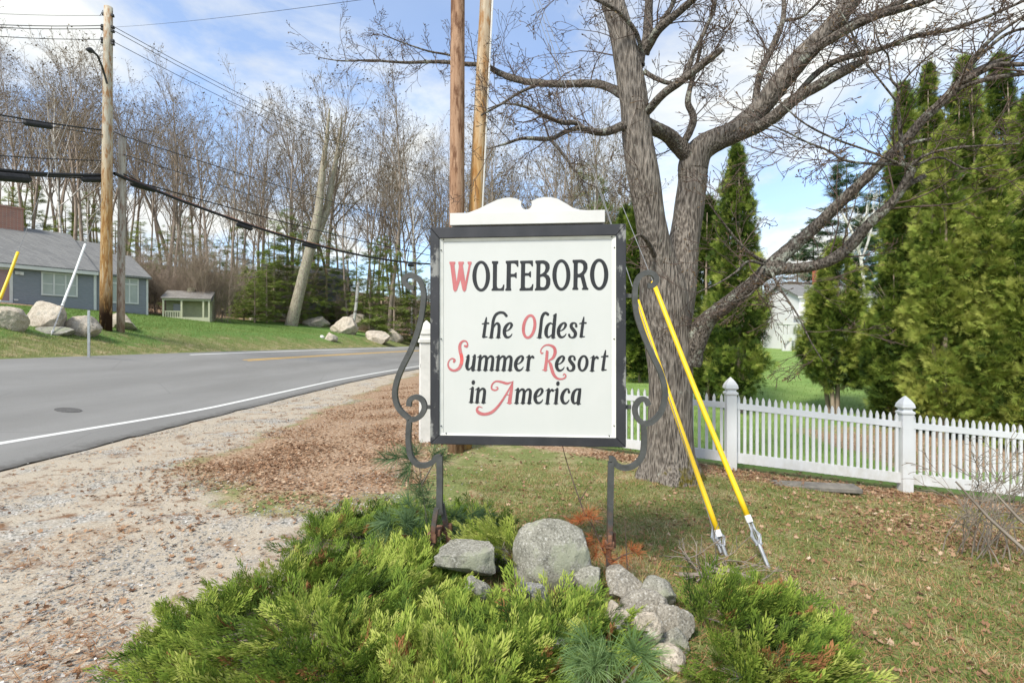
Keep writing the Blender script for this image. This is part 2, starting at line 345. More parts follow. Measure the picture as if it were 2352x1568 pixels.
M["cable_orange"] = pm("cable_orange", (.5, .14, .04), (.6, .2, .07), 6, .6)
M["dark_metal"] = pm("dark_metal", (.03, .03, .032), (.07, .068, .065), 8, .6, metal=.3)
def mk_pole(name, lo, hi, orange, stain, z0, z1, dark=None):
    n = NT(name); co = n.coord("Object", (1, 1, .08)); f = n.noise(co, 16, 6, .6, .6); z = n.sepz(n.coord())
    c = n.ramp(f, [(.3, lo), (.7, hi)]); o = n.ramp(f, [(.3, stain), (.5, orange), (.75, hi)])
    c = n.mix(n.vramp(n.math('ADD', z, n.math('MULTIPLY', n.noise(n.coord("Object", (3, 3, .5)), 1.2, 5), 3.0)), z0 + 1.5, z1 + 1.5), o, c)
    c = n.mix(n.vramp(n.noise(n.coord("Object", (4, 4, .9)), 2.2, 6, .7), .48, .6, 0, .85), c, stain)
    if dark: c = n.mix(n.math('MULTIPLY', n.vramp(z, 2.5, .7), n.vramp(n.noise(n.coord("Object", (4, 4, 1)), 1.7, 5, .6), .34, .46)), c, dark)
    n.bump(f, .5, .01); return n.done(c, .85, 0, .2)
M["pole_brown"] = mk_pole("pole_brown", (.22, .115, .062), (.46, .30, .195), (.36, .2, .115), (.10, .042, .02), -3, -1)
M["pole_tan"] = mk_pole("pole_tan", (.35, .30, .22), (.54, .47, .36), (.48, .29, .11), (.30, .14, .04), 4.6, 8.4)
M["pole_left"] = mk_pole("pole_left", (.38, .34, .27), (.52, .47, .37), (.50, .30, .12), (.27, .12, .035), 5.5, 9.5, (.035, .016, .009))
M["pole_grey"] = mk_pole("pole_grey", (.30, .275, .23), (.47, .43, .36), (.36, .27, .2), (.2, .12, .08), 1, 3)
# houses
def mk_siding(name, a, b, pitch=.13, dirt=(.3, .31, .32)):
    n = NT(name); z = n.sepz(n.coord()); fr = n.math('FRACT', n.math('DIVIDE', z, pitch)); f = n.noise(n.coord("Object", (1, 1, 5)), 4, 5)
    c = n.ramp(f, [(.3, a), (.7, b)]); c = n.mix(n.vramp(n.noise(n.coord("Object", (.6, .6, 5)), 2.6, 5), .70, .74, 0, .6), c, dirt)
    n.bump(n.math('SUBTRACT', 1.0, fr), .7, .02); return n.done(c, .75)
M["siding_grey"] = mk_siding("siding_grey", (.205, .22, .24), (.25, .265, .285))
M["siding_white"] = mk_siding("siding_white", (.72, .73, .74), (.78, .785, .79), .15, (.55, .55, .55))
M["siding_green"] = mk_siding("siding_green", (.28, .295, .175), (.335, .345, .215), .12, (.4, .4, .25))
M["trim_green"] = pm("trim_green", (.40, .405, .27), (.47, .47, .33), 4, .8)
def mk_shingle(name, a, b):
    n = NT(name); br = n.n.new("ShaderNodeTexBrick"); br.inputs["Scale"].default_value = 1; br.inputs["Brick Width"].default_value = .5; br.inputs["Row Height"].default_value = .16
    br.inputs["Mortar Size"].default_value = .008; br.inputs["Color1"].default_value = (*a, 1); br.inputs["Color2"].default_value = (*b, 1); br.inputs["Mortar"].default_value = tuple(x * .6 for x in a) + (1,)
    n.l.new(n.coord(), br.inputs["Vector"]); c = n.mix(n.vramp(n.noise(n.coord(), 2, 6), .3, .7, 0, .4), br.outputs[0], b); return n.done(c, .95)
M["shingle"] = mk_shingle("shingle", (.15, .15, .148), (.21, .208, .2))
M["shingle_moss"] = mk_shingle("shingle_moss", (.15, .135, .12), (.25, .235, .215))
def mk_brick():
    n = NT("brick"); br = n.n.new("ShaderNodeTexBrick"); br.inputs["Scale"].default_value = 1; br.inputs["Brick Width"].default_value = .22; br.inputs["Row Height"].default_value = .075; br.inputs["Mortar Size"].default_value = .008
    br.inputs["Color1"].default_value = (.36, .16, .11, 1); br.inputs["Color2"].default_value = (.27, .13, .10, 1); br.inputs["Mortar"].default_value = (.33, .29, .26, 1)
    n.l.new(n.coord("Object", (1, 1, 1), (math.pi / 2, 0, 0)), br.inputs["Vector"]); return n.done(br.outputs[0], .9)
M["brick"] = mk_brick(); M["brick_red"] = pm("brick_red", (.40, .10, .065), (.5, .15, .1), 8, .9)
M["glass"] = pm("window_glass", (.10, .12, .125), (.16, .18, .185), 1.5, .12, spec=.6)
M["blind"] = pm("window_shade", (.34, .365, .34), (.42, .44, .41), 1.5, .7)
M["pink_door"] = pm("pink_door", (.36, .19, .18), (.42, .23, .21), 2, .6)
M["foundation"] = pm("foundation", (.3, .25, .2), (.42, .36, .29), 5, .9)
M["manhole"] = pm("manhole_iron", (.075, .072, .068), (.14, .135, .125), 30, .8, .3)
M["wood_grey"] = pm("weathered_wood", (.14, .115, .09), (.33, .28, .23), 8, .9, .4, .006, stretch=(1, 1, .2))
M["moss_grey"] = pm("plank_old", (.10, .095, .085), (.22, .2, .17), 8, .9)

# ---------------------------------------------------------------- ground sheet, road, markings
def axis(*segs):
    out = []
    for a, b, st in segs: out += list(np.arange(a, b - 1e-6, st))
    out.append(segs[-1][1]); return np.array(out)
AX = axis((-420, -120, 30), (-120, -40, 4), (-40, -16.2, .6), (-16.2, -15.9, .3), (-15.9, -7.9, .8), (-7.9, -6, .1), (-6, 8, .125), (8, 16, .5), (16, 60, 2.2), (60, 420, 30))
AY = axis((-8, 1, .75), (1, 9, .115), (9, 16, .3), (16, 40, .8), (40, 100, 2.0), (100, 200, 10), (200, 700, 50))
def nz(x, y, s, o=0.0): return mnoise.noise(Vector((x * s + o, y * s - o, o * .37)))
gx, gy = np.meshgrid(AX, AY); wx = gx + curve_c(gy); wz = zt(wx, gy)
uu = -7.9 - gx
onroad = (uu > .25) & (uu < 7.75)
micro = np.array([nz(a, b, 2.3) * .022 + nz(a, b, 7.5, 5) * .008 if (abs(a) < 16 and b < 24) else 0 for a, b in zip(wx.ravel(), gy.ravel())]).reshape(wx.shape)
micro = np.where((uu > -.4) & (uu < 8.4), 0, micro)
wz2 = wz + micro - np.where(onroad, .07, 0) - np.where((uu > -.05) & (uu < 8.05), .012, 0)
ny, nx = gx.shape; idx = np.arange(nx * ny).reshape(ny, nx)
GF = np.stack([idx[:-1, :-1], idx[:-1, 1:], idx[1:, 1:], idx[1:, :-1]], -1).reshape(-1, 4)
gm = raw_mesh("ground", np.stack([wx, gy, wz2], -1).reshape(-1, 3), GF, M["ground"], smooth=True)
def zones(x, y):
    u = -7.9 - (x - curve_c(y)); n1 = nz(x, y, .55, 3) * .8
    gravel = litter = lawn = 0.0
    if u > 0:
        lawn = 1.0 if u > 8.4 else .3
        if u > 8: lawn = min(1, .12 + (u - 8) * .20 + n1 * .55)
        if u > 23 + n1 * 2 or y > 62 + n1 * 4: litter = 1.0; lawn = 0
        return gravel, litter, lawn
    d = -u
    wG = 2.7 + n1 + (max(0, 8.5 - y) * .9) - max(0, y - 14) * .06       # width of the gravel verge
    gravel = float(smooth01((wG - d) / 2.2 + .5))
    xl = -1.35 + .5 * n1 + max(0, y - 10) * .05
    if y > 5.6: litter = float(smooth01((xl - x) / 1.6 + .5)) * float(smooth01((y - 5.2 - n1) / 3.0)) * (1 - gravel)
    if y < 7.2 and x < -.4: gravel = max(gravel, float(smooth01((-.7 - x) / .6)) * float(smooth01((7.0 - y + n1) / 1.5)))
    fy = 8.25 - .0973 * (x - 3.45) if x > 3.45 else 8.25 + .72 * (3.45 - x)
    if x > -1.5:
        litter = max(litter, float(np.exp(-((y - fy + .25) / .42) ** 2)) * 1.0)
        if y > fy + .25: lawn = float(smooth01((y - fy) / .8)); litter *= .5
    litter = max(litter, .7 * math.exp(-((x - 5.2) / 1.3) ** 2 - ((y - 6.1) / .9) ** 2))
    if x > 6 and y > 10: litter = max(litter, .8 * float(smooth01((x - 6.3) / 2)) * float(smooth01((16 - y) / 3)))
    if y > 52 and x < 12: litter = 1; lawn = 0
    return gravel, litter, lawn
zc = np.ones((nx * ny, 4), np.float32)
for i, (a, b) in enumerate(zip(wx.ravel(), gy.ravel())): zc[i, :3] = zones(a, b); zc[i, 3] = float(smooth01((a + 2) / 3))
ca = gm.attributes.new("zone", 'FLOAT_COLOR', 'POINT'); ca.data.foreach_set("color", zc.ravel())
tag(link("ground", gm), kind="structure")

RY = AY[AY < 420]
def strip(name, u0, u1, dz, mat, y0=-8, y1=420, n=2, jag=0.0, wob=0.0):
    ys = np.concatenate([[y0], RY[(RY > y0 + .02) & (RY < y1 - .02)], [y1]]); V = []; T = []
    for y in ys:
        a = u0(y) if callable(u0) else u0; b = u1(y) if callable(u1) else u1
        if jag: a = a + jag * nz(y, 0, 1.1) + jag * .8 * nz(y, 3, 4.3)
        for k in range(n):
            u = a + (b - a) * k / (n - 1); x = -7.9 - u + float(curve_c(y))
            V.append((x, y, max(0, min(u, 8)) * .18 + dz)); T.append(abs(u))
    m = len(ys); ix = np.arange(m * n).reshape(m, n)
    F = np.stack([ix[:-1, :-1], ix[:-1, 1:], ix[1:, 1:], ix[1:, :-1]], -1).reshape(-1, 4)
    return raw_mesh(name, V, F[:, ::-1], mat, tint=T)
tag(link("road", strip("road", 0.0, 8.0, .012, M["asphalt"], n=24, jag=.1)), kind="structure")
def near_line(y): return 1.16 - .6 * float(smooth01((y - 6.5) / 9.0))
tag(link("road_marking", strip("road_marking", lambda y: near_line(y), lambda y: near_line(y) + .125, .0165, M["line_white"])), kind="structure")
tag(link("road_marking", strip("road_marking", 7.45, 7.57, .0165, M["line_white"], 25, 300)), kind="structure")
for a in (5.55, 5.78): tag(link("road_marking", strip("road_marking", a, a + .11, .0165, M["line_yellow"], 26.5, 300)), kind="structure")
# ---------------------------------------------------------------- the town sign
SO = Vector((.111, 3.995, 0)); SRZ = math.radians(-4.97)
SR = Vector((math.cos(SRZ), math.sin(SRZ), 0)); SA = Vector((-math.sin(SRZ), math.cos(SRZ), 0))
def sg(u, v, ly=0.0):
    """photo pixel -> (x, z) in the sign's own plane at depth ly"""
    d = Vector(((u - CU) / FPX, 1, -(v - CV) / FPX)); c = SO + SA * ly; t = (c - Vector((0, 0, HC))).dot(SA) / d.dot(SA)
    p = Vector((0, 0, HC)) + d * t - c; return (p.dot(SR), p.z)
def catmull(pts, n=8):
    pts = [np.array(p, float) for p in pts]; out = []; q = [2 * pts[0] - pts[1]] + pts + [2 * pts[-1] - pts[-2]]
    for i in range(1, len(q) - 2):
        for k in range(n):
            t = k / n; a, b, c, d = q[i - 1:i + 3]
            out.append(.5 * (2 * b + (c - a) * t + (2 * a - 5 * b + 4 * c - d) * t * t + (3 * b - a - 3 * c + d) * t ** 3))
    out.append(pts[-1]); return out
sign = thing("town_sign", "white painted welcome sign in a black frame on curled iron posts beside the road", "sign", tuple(SO), SRZ)
fr = lambda a, b, d: (a, d, b)
SX0, SX1, SZ0, SZ1 = -.75, .75, 1.203, 2.885
ix0, ix1, iz0, iz1 = SX0 + .072, SX1 - .074, SZ0 + .07, SZ1 - .085
mb = MB()
for poly in ([(SX0, SZ1), (SX1, SZ1), (ix1, iz1), (ix0, iz1)], [(SX0, SZ0), (ix0, iz0), (ix1, iz0), (SX1, SZ0)],
             [(SX0, SZ0), (SX0, SZ1), (ix0, iz1), (ix0, iz0)], [(SX1, SZ0), (ix1, iz0), (ix1, iz1), (SX1, SZ1)]):
    cxm = sum(p[0] for p in poly) / 4; czm = sum(p[1] for p in poly) / 4
    mb.prism([(cxm + (a - cxm) * .9992, czm + (b - czm) * .9992) for a, b in poly], fr, 0, .05)
mb.obj("frame", M["frame"], sign, bevel=.004)
mb = MB(); mb.box((0, .085, (SZ0 + SZ1) / 2 + .004), (1.506, .066, SZ1 - SZ0 + .004)); mb.obj("cabinet", M["trim_white"], sign)
mb = MB()
tx0, tx1, tz0, tz1 = ix0 + .026, ix1 - .03, iz0 + .012, iz1 - .024
for poly in ([(ix0, iz1), (ix1, iz1), (tx1, tz1), (tx0, tz1)], [(ix0, iz0), (tx0, tz0), (tx1, tz0), (ix1, iz0)],
             [(ix0, iz0), (ix0, iz1), (tx0, tz1), (tx0, tz0)], [(ix1, iz0), (tx1, tz0), (tx1, tz1), (ix1, iz1)]):
    n_ = len(poly); mb.add([(a, (.012 if i in ((0, 1) if poly[0] == (ix0, iz1) else ()) else .012), b) if (a in (ix0, ix1) and b in (iz0, iz1)) else (a, .026, b) for i, (a, b) in enumerate(poly)], [tuple(range(n_))])
mb.obj("inner_trim", M["trim_white"], sign)
mb = MB(); mb.box((0, .04, (iz0 + iz1) / 2), (ix1 - ix0 + .004, .022, iz1 - iz0 + .004)); mb.obj("panel", M["panel"], sign)
LY = .0275
# pediment with the round notch
pj = lambda cx, cy, ly: sg((1280 + cx / 3.794) * .765625, (570 + cy / 3.794) * .765625, ly)
out = [pj(x, y, .04) for x, y in [(345, 322), (385, 280), (480, 262), (590, 220), (700, 165), (800, 118), (880, 96), (950, 90), (1020, 102), (1078, 133)]]
c0 = pj(1136, 165, .04); rn = abs(pj(1198, 165, .04)[0] - c0[0])
for k in range(15):
    a = math.radians(150 + 240 * k / 14); out.append((c0[0] + rn * math.cos(a), c0[1] + rn * math.sin(a)))
out += [pj(x, y, .04) for x, y in [(1196, 132), (1260, 100), (1340, 86), (1410, 86), (1490, 105), (1580, 155), (1660, 205), (1740, 230), (1850, 237), (1915, 238), (1960, 284)]]
tri = tessellate_polygon([[Vector((a, b, 0)) for a, b in out]]); n_ = len(out)
mb = MB(); mb.add([(a, .028, b) for a, b in out] + [(a, .062, b) for a, b in out],
                  [tuple(t) for t in tri] + [tuple(i + n_ for i in t)[::-1] for t in tri] + [(i, (i + 1) % n_, n_ + (i + 1) % n_, n_ + i) for i in range(n_)])
mb.obj("pediment", M["white_paint"], sign)
b0, b1 = pj(265, 318, 0), pj(2030, 300, 0)
mb = MB(); mb.box(((b0[0] + b1[0]) / 2, .043, SZ1 + .012 + .048), (b1[0] - b0[0], .09, .094)); mb.obj("pediment_base", M["white_paint"], sign, bevel=.003)
for (x, z) in ((ix0 + .03, iz1 - .008), (ix1 - .03, iz1 - .008), (ix0 + .012, iz1 - .09), (ix1 - .012, iz1 - .09), (ix0 + .012, 2.02), (ix1 - .014, 2.02), (ix0 + .012, iz0 + .07), (ix0 + .05, iz0 + .012), (ix1 - .05, iz0 + .012), (ix1 - .014, iz0 + .09)):
    mb = MB(); mb.tube([(x, .024, z), (x, .012, z)], .0055, 6); mb.obj("nail", M["dark_metal"], sign)
# ---- lettering, traced in two frames of reference
Z1 = lambda x, y: sg((1300 + x / 4.055) * .765625, (740 + y / 4.055) * .765625, LY)
Z2 = lambda x, y: sg((1320 + x / 4.126) * .765625, (900 + y / 4.126) * .765625, LY)
def roundc(poly, r):
    o = []; n = len(poly)
    for i in range(n):
        p, a, b = (np.array(poly[i], float), np.array(poly[i - 1], float), np.array(poly[(i + 1) % n], float))
        la, lb = np.linalg.norm(a - p), np.linalg.norm(b - p); q = min(r, .45 * la, .45 * lb)
        s, e = p + (a - p) / la * q, p + (b - p) / lb * q
        for t in (0, .5, 1): o.append((1 - t) ** 2 * s + 2 * t * (1 - t) * p + t * t * e)
    return o
def ell(cx, cy, a, b, sh=0.0, n=32): return [(cx + a * math.cos(t) - sh * b * math.sin(t), cy + b * math.sin(t)) for t in np.arange(n) * 2 * math.pi / n]
class Word:
    k = 0
    def __init__(s, Z): s.Z = Z; s.mb = MB()
    def d(s): Word.k = (Word.k + 1) % 12; return LY - Word.k * .00012
    def outline(s, rings, r=7):
        R = [[Vector((*s.Z(*p), 0)) for p in (roundc(g, r) if r else g)] for g in rings]; tri = tessellate_polygon(R); y = s.d()
        s.mb.add([(v.x, y, v.y) for g in R for v in g], [tuple(t) for t in tri])
    def stroke(s, pts, n=7):
        C = catmull(pts, n) if len(pts) > 2 else [np.array(p, float) for p in pts]; L, R = [], []
        for i, p in enumerate(C):
            t = C[min(i + 1, len(C) - 1)][:2] - C[max(i - 1, 0)][:2]; t = t / (np.linalg.norm(t) + 1e-9); q = np.array((-t[1], t[0])) * max(p[2], 4) / 2
            L.append(p[:2] + q); R.append(p[:2] - q)
        y = s.d(); m = len(C); vs = [s.Z(*p) for p in L] + [s.Z(*p) for p in R]
        s.mb.add([(a, y, b) for a, b in vs], [(i, i + 1, m + i + 1, m + i) for i in range(m - 1)])
        for e in (0, -1):
            c = C[e]; w = max(c[2], 4) / 2; y = s.d(); s.mb.add([(a, y, b) for a, b in (s.Z(c[0] + w * math.cos(t), c[1] + w * math.sin(t)) for t in np.arange(10) * .2 * math.pi)], [tuple(range(10))])
    def serif(s, x, y, w=54, h=10): s.stroke([(x - w / 2, y, h), (x + w / 2, y, h)])
    def flag(s, x, y, w=34): s.stroke([(x - w, y + 18, 6), (x - w * .4, y + 8, 14), (x, y, 18)])
    def t(s, dx, dy):
        s.stroke([(574 + dx, 215 + dy, 14), (562 + dx, 290 + dy, 34), (547 + dx, 400 + dy, 36), (541 + dx, 452 + dy, 40)]); s.stroke([(527 + dx, 458 + dy, 16), (555 + dx, 458 + dy, 16), (582 + dx, 455 + dy, 14)]); s.stroke([(523 + dx, 294 + dy, 14), (560 + dx, 287 + dy, 18), (600 + dx, 286 + dy, 22)])
    def e(s, dx, dy):
        s.stroke([(796 + dx, 388 + dy, 10), (845 + dx, 370 + dy, 16), (876 + dx, 338 + dy, 26), (886 + dx, 302 + dy, 34), (868 + dx, 281 + dy, 20), (828 + dx, 308 + dy, 34), (800 + dx, 360 + dy, 42), (798 + dx, 415 + dy, 42), (818 + dx, 453 + dy, 36), (850 + dx, 458 + dy, 24), (877 + dx, 440 + dy, 16), (892 + dx, 416 + dy, 8)])
    def s_(s, dx, dy):
        s.stroke([(1686 + dx, 322 + dy, 30), (1682 + dx, 292 + dy, 24), (1658 + dx, 280 + dy, 20), (1630 + dx, 293 + dy, 34), (1624 + dx, 328 + dy, 40), (1650 + dx, 365 + dy, 44), (1675 + dx, 402 + dy, 42), (1668 + dx, 444 + dy, 36), (1635 + dx, 462 + dy, 20), (1604 + dx, 448 + dy, 24), (1598 + dx, 426 + dy, 28)])
    def stem(s, x, y0, y1, w=40): s.flag(x + 2 + .055 * (y1 - y0), y0 + 10); s.stroke([(x + .1 * (y1 - y0), y0 + 8, 30), (x + .07 * (y1 - y0), y0 + 55, 38), (x, y1 - 4, w)]); s.serif(x, y1)
    def arch(s, dx, dy):
        s.stroke([(498 + dx, 765 + dy, 8), (522 + dx, 714 + dy, 18), (550 + dx, 694 + dy, 28), (574 + dx, 712 + dy, 36), (572 + dx, 775 + dy, 38), (560 + dx, 862 + dy, 42)]); s.serif(561 + dx, 866 + dy)
    def m(s, dx, dy): s.stem(482 + dx, 680 + dy, 866 + dy); s.arch(dx, dy); s.arch(78 + dx, dy)
    def n_(s, dx, dy): s.stem(482 + dx, 680 + dy, 866 + dy); s.arch(dx, dy)
    def r(s, dx, dy): s.stem(1085 + dx, 680 + dy, 866 + dy); s.stroke([(1103 + dx, 765 + dy, 8), (1120 + dx, 716 + dy, 16), (1142 + dx, 694 + dy, 24), (1154 + dx, 706 + dy, 32)])
    def i(s, dx, dy): s.stem(386 + dx, 1075 + dy, 1264 + dy); s.outline([ell(412 + dx, 1017 + dy, 22, 29, .1, 18)], 0)
    def bowl(s, dx, dy): s.stroke([(1400 + dx, 305 + dy, 10), (1368 + dx, 285 + dy, 22), (1332 + dx, 315 + dy, 36), (1314 + dx, 370 + dy, 44), (1314 + dx, 425 + dy, 42), (1335 + dx, 458 + dy, 26), (1372 + dx, 438 + dy, 14), (1402 + dx, 395 + dy, 10)])
    def obj(s, name, mat, parent, label=None): return s.mb.obj(name, mat, parent, label)
w = Word(Z1)
w.outline([ell(582, 358, 108, 188), ell(582, 358, 58, 153)[::-1]], 0)
w.outline([[(712, 175), (790, 175), (790, 200), (775, 215), (772, 480), (785, 505), (815, 508), (838, 495), (850, 460), (865, 458), (858, 535), (708, 535), (706, 518), (722, 505), (725, 215), (712, 200)]])
w.outline([[(880, 172), (1035, 165), (1035, 245), (1020, 245), (1005, 215), (985, 203), (945, 203), (942, 330), (985, 330), (1002, 312), (1014, 312), (1014, 383), (1002, 383), (990, 366), (942, 368), (942, 500), (950, 518), (946, 535), (875, 535), (873, 518), (888, 503), (893, 212), (880, 197)]])
w.outline([[(1055, 172), (1212, 167), (1212, 240), (1198, 240), (1183, 212), (1165, 203), (1118, 203), (1115, 320), (1160, 320), (1175, 298), (1188, 298), (1188, 372), (1175, 372), (1160, 352), (1115, 353), (1113, 490), (1125, 502), (1170, 500), (1192, 485), (1205, 452), (1218, 455), (1210, 533), (1047, 535), (1047, 515), (1063, 502), (1068, 212), (1055, 197)]])
w.outline([[(1240, 168), (1345, 165), (1385, 180), (1412, 210), (1416, 260), (1400, 300), (1372, 332), (1405, 350), (1424, 390), (1422, 455), (1400, 505), (1360, 530), (1233, 532), (1233, 515), (1250, 500), (1255, 212), (1240, 195)],
           [(1303, 205), (1335, 205), (1358, 222), (1365, 265), (1350, 305), (1325, 325), (1300, 338)][::-1], [(1300, 368), (1335, 360), (1360, 375), (1372, 410), (1370, 460), (1350, 490), (1320, 495), (1300, 485)][::-1]], 9)
w.outline([ell(1557, 344, 110, 191), ell(1558, 345, 60, 155)[::-1]], 0)
w.outline([[(1693, 160), (1805, 157), (1845, 170), (1872, 205), (1876, 260), (1860, 305), (1832, 340), (1872, 495), (1888, 505), (1885, 524), (1808, 524), (1806, 508), (1822, 495), (1790, 372), (1755, 372), (1752, 492), (1765, 508), (1762, 524), (1690, 524), (1690, 508), (1703, 492), (1708, 205), (1693, 187)],
           [(1757, 195), (1785, 193), (1812, 205), (1825, 235), (1822, 285), (1800, 315), (1770, 332), (1755, 328)][::-1]], 8)
w.outline([ell(2017, 337, 112, 192), ell(2017, 337, 60, 155)[::-1]], 0)
wo = w.obj("lettering", M["black_paint"], sign, "black capitals OLFEBORO")
w = Word(Z1); w.outline([[(195, 182), (268, 182), (268, 203), (255, 220), (283, 430), (311, 235), (303, 203), (303, 182), (372, 182), (372, 203), (358, 222), (389, 430), (430, 222), (416, 205), (416, 182), (466, 182), (466, 205), (454, 222), (397, 530), (375, 549), (356, 530), (328, 400), (287, 530), (262, 549), (244, 530), (206, 222), (195, 203)]], 8)
w.obj("initial", M["red_paint"], wo, "faded red W")
w = Word(Z2); w.t(0, 0)
w.stroke([(633, 458, 40), (648, 350, 38), (660, 250, 36), (690, 182, 34), (740, 154, 32), (790, 160, 32), (820, 192, 36)]); w.stroke([(664, 340, 8), (685, 300, 20), (712, 288, 32), (730, 318, 38), (728, 400, 38), (721, 458, 42)]); w.serif(632, 464); w.serif(720, 464); w.e(0, 0)
w.obj("lettering", M["black_paint"], sign, "black word the")
w = Word(Z2)
w.stroke([(1231, 458, 42), (1245, 350, 38), (1258, 230, 36), (1280, 175, 34), (1308, 158, 30), (1334, 176, 38)]); w.serif(1230, 464, 60)
w.bowl(0, 0); w.stroke([(1436, 172, 20), (1424, 200, 38), (1411, 320, 42), (1399, 458, 42)]); w.stroke([(1398, 192, 6), (1428, 178, 20), (1438, 172, 12)]); w.serif(1402, 464, 46)
w.e(669, -1); w.s_(0, 2); w.t(1206, -4)
wo = w.obj("lettering", M["black_paint"], sign, "black letters ldest")
w = Word(Z2); w.outline([ell(1103, 327, 88, 153, .12), ell(1103, 327, 50, 122, .14)[::-1]], 0); w.obj("initial", M["red_paint"], wo, "faded red O")
w = Word(Z2)
w.flag(355, 686); w.stroke([(352, 686, 30), (344, 740, 40), (332, 812, 42), (346, 856, 30), (378, 840, 14), (402, 795, 8)]); w.flag(432, 684); w.stroke([(430, 684, 30), (422, 740, 40), (406, 862, 42)]); w.serif(414, 866, 46)
w.m(0, 0); w.m(227, 2); w.e(139, 409); w.r(0, 2)
wo = w.obj("lettering", M["black_paint"], sign, "black letters ummer")
w = Word(Z2); w.stroke([(308, 566, 26), (330, 574, 28), (341, 545, 18), (325, 512, 18), (290, 505, 22), (256, 532, 30), (244, 580, 38), (252, 645, 42)]); w.stroke([(262, 790, 40), (235, 842, 36), (180, 870, 28), (125, 852, 28), (99, 800, 18), (112, 748, 14), (148, 722, 16), (180, 738, 26), (172, 762, 28)])
so = w.obj("initial", M["red_paint"], wo, "faded red S with curled ends")
w = Word(Z2); w.stroke([(251, 640, 41), (262, 680, 42), (270, 730, 42), (263, 792, 40)]); w.obj("initial", M["red_fresh"], wo, "brighter red middle of the S")
w = Word(Z2); w.e(646, 411); w.s_(-20, 412); w.outline([ell(1770, 781, 68, 102, .1), ell(1770, 781, 30, 78, .12)[::-1]], 0); w.r(797, 8); w.t(1475, 407)
wo = w.obj("lettering", M["black_paint"], sign, "black letters esort")
w = Word(Z2); w.stroke([(1326, 638, 34), (1317, 750, 36), (1302, 862, 40)]); w.stroke([(1314, 622, 8), (1328, 640, 30)]); w.serif(1297, 865, 56)
w.stroke([(1274, 652, 14), (1258, 658, 20), (1246, 632, 16), (1262, 592, 14), (1305, 558, 18), (1360, 557, 26), (1412, 588, 36), (1424, 650, 40), (1396, 715, 32), (1338, 752, 14)]); w.stroke([(1338, 752, 12), (1366, 790, 36), (1382, 850, 40), (1407, 920, 38), (1450, 966, 28), (1508, 975, 20), (1548, 956, 20), (1556, 928, 18), (1536, 912, 14), (1522, 932, 8)])
w.obj("initial", M["red_paint"], wo, "faded red R with a long curled leg")
w = Word(Z2); w.i(0, 0); w.n_(-24, 401); w.obj("lettering", M["black_paint"], sign, "black word in")
w = Word(Z2); w.m(465, 409); w.e(380, 812); w.r(243, 413); w.i(1047, 14)
w.stroke([(1596, 1138, 34), (1588, 1102, 20), (1556, 1106, 28), (1522, 1150, 40), (1508, 1210, 44), (1524, 1262, 38), (1555, 1276, 24), (1582, 1258, 16), (1598, 1232, 8)])
w.bowl(328, 818); w.stroke([(1732, 1108, 34), (1722, 1180, 42), (1710, 1278, 44)]); w.stroke([(1690, 1098, 16), (1742, 1096, 14)]); w.serif(1718, 1282, 46)
wo = w.obj("lettering", M["black_paint"], sign, "black letters merica")
w = Word(Z2); w.stroke([(904, 1000, 8), (886, 1100, 34), (869, 1200, 44), (860, 1268, 46)]); w.serif(858, 1272, 58)
w.stroke([(904, 1000, 8), (860, 1090, 18), (790, 1210, 24), (720, 1310, 30), (640, 1385, 36), (550, 1410, 36), (480, 1390, 42), (457, 1350, 28), (480, 1317, 16), (524, 1330, 8)]); w.stroke([(815, 1170, 10), (872, 1170, 10)])
w.stroke([(893, 1010, 8), (830, 1030, 30), (760, 1012, 28), (690, 1005, 20), (645, 1045, 20), (640, 1095, 22), (680, 1114, 22), (714, 1098, 18), (710, 1076, 14), (690, 1078, 8)]); w.obj("initial", M["red_paint"], wo, "faded red A with long swashes")
# ---- iron posts
def bar(mb, pts, w, y0, y1, taper=True):
    C = catmull(pts, 6) if len(pts) > 2 else [np.array(p, float) for p in pts]; L, R = [], []
    for i, p in enumerate(C):
        t = C[min(i + 1, len(C) - 1)] - C[max(i - 1, 0)]; t = t / (np.linalg.norm(t) + 1e-9); q = np.array((-t[1], t[0])) * w / 2; L.append(p + q); R.append(p - q)
    m = len(C); vs = [(a[0], y, a[1]) for y in (y0, y1) for S in (L, R) for a in S]; f = []
    for i in range(m - 1): f += [(i, i + 1, m + i + 1, m + i), (2 * m + i, 3 * m + i, 3 * m + i + 1, 2 * m + i + 1), (i, 2 * m + i, 2 * m + i + 1, i + 1), (m + i, m + i + 1, 3 * m + i + 1, 3 * m + i)]
    f += [(0, m, 3 * m, 2 * m), (m - 1, 3 * m - 1, 4 * m - 1, 2 * m - 1)]; mb.add(vs, f)
ZL = lambda x, y: sg((1160 + x / 1.822) * .765625, (560 + y / 1.822) * .765625, .05)
ZR = lambda x, y: sg((1780 + x / 1.825) * .765625, (560 + y / 1.825) * .765625, .05)
ZB = lambda x, y: sg((1200 + x / 2.94) * .765625, (1350 + y / 2.94) * .765625, .05)
BW = .040
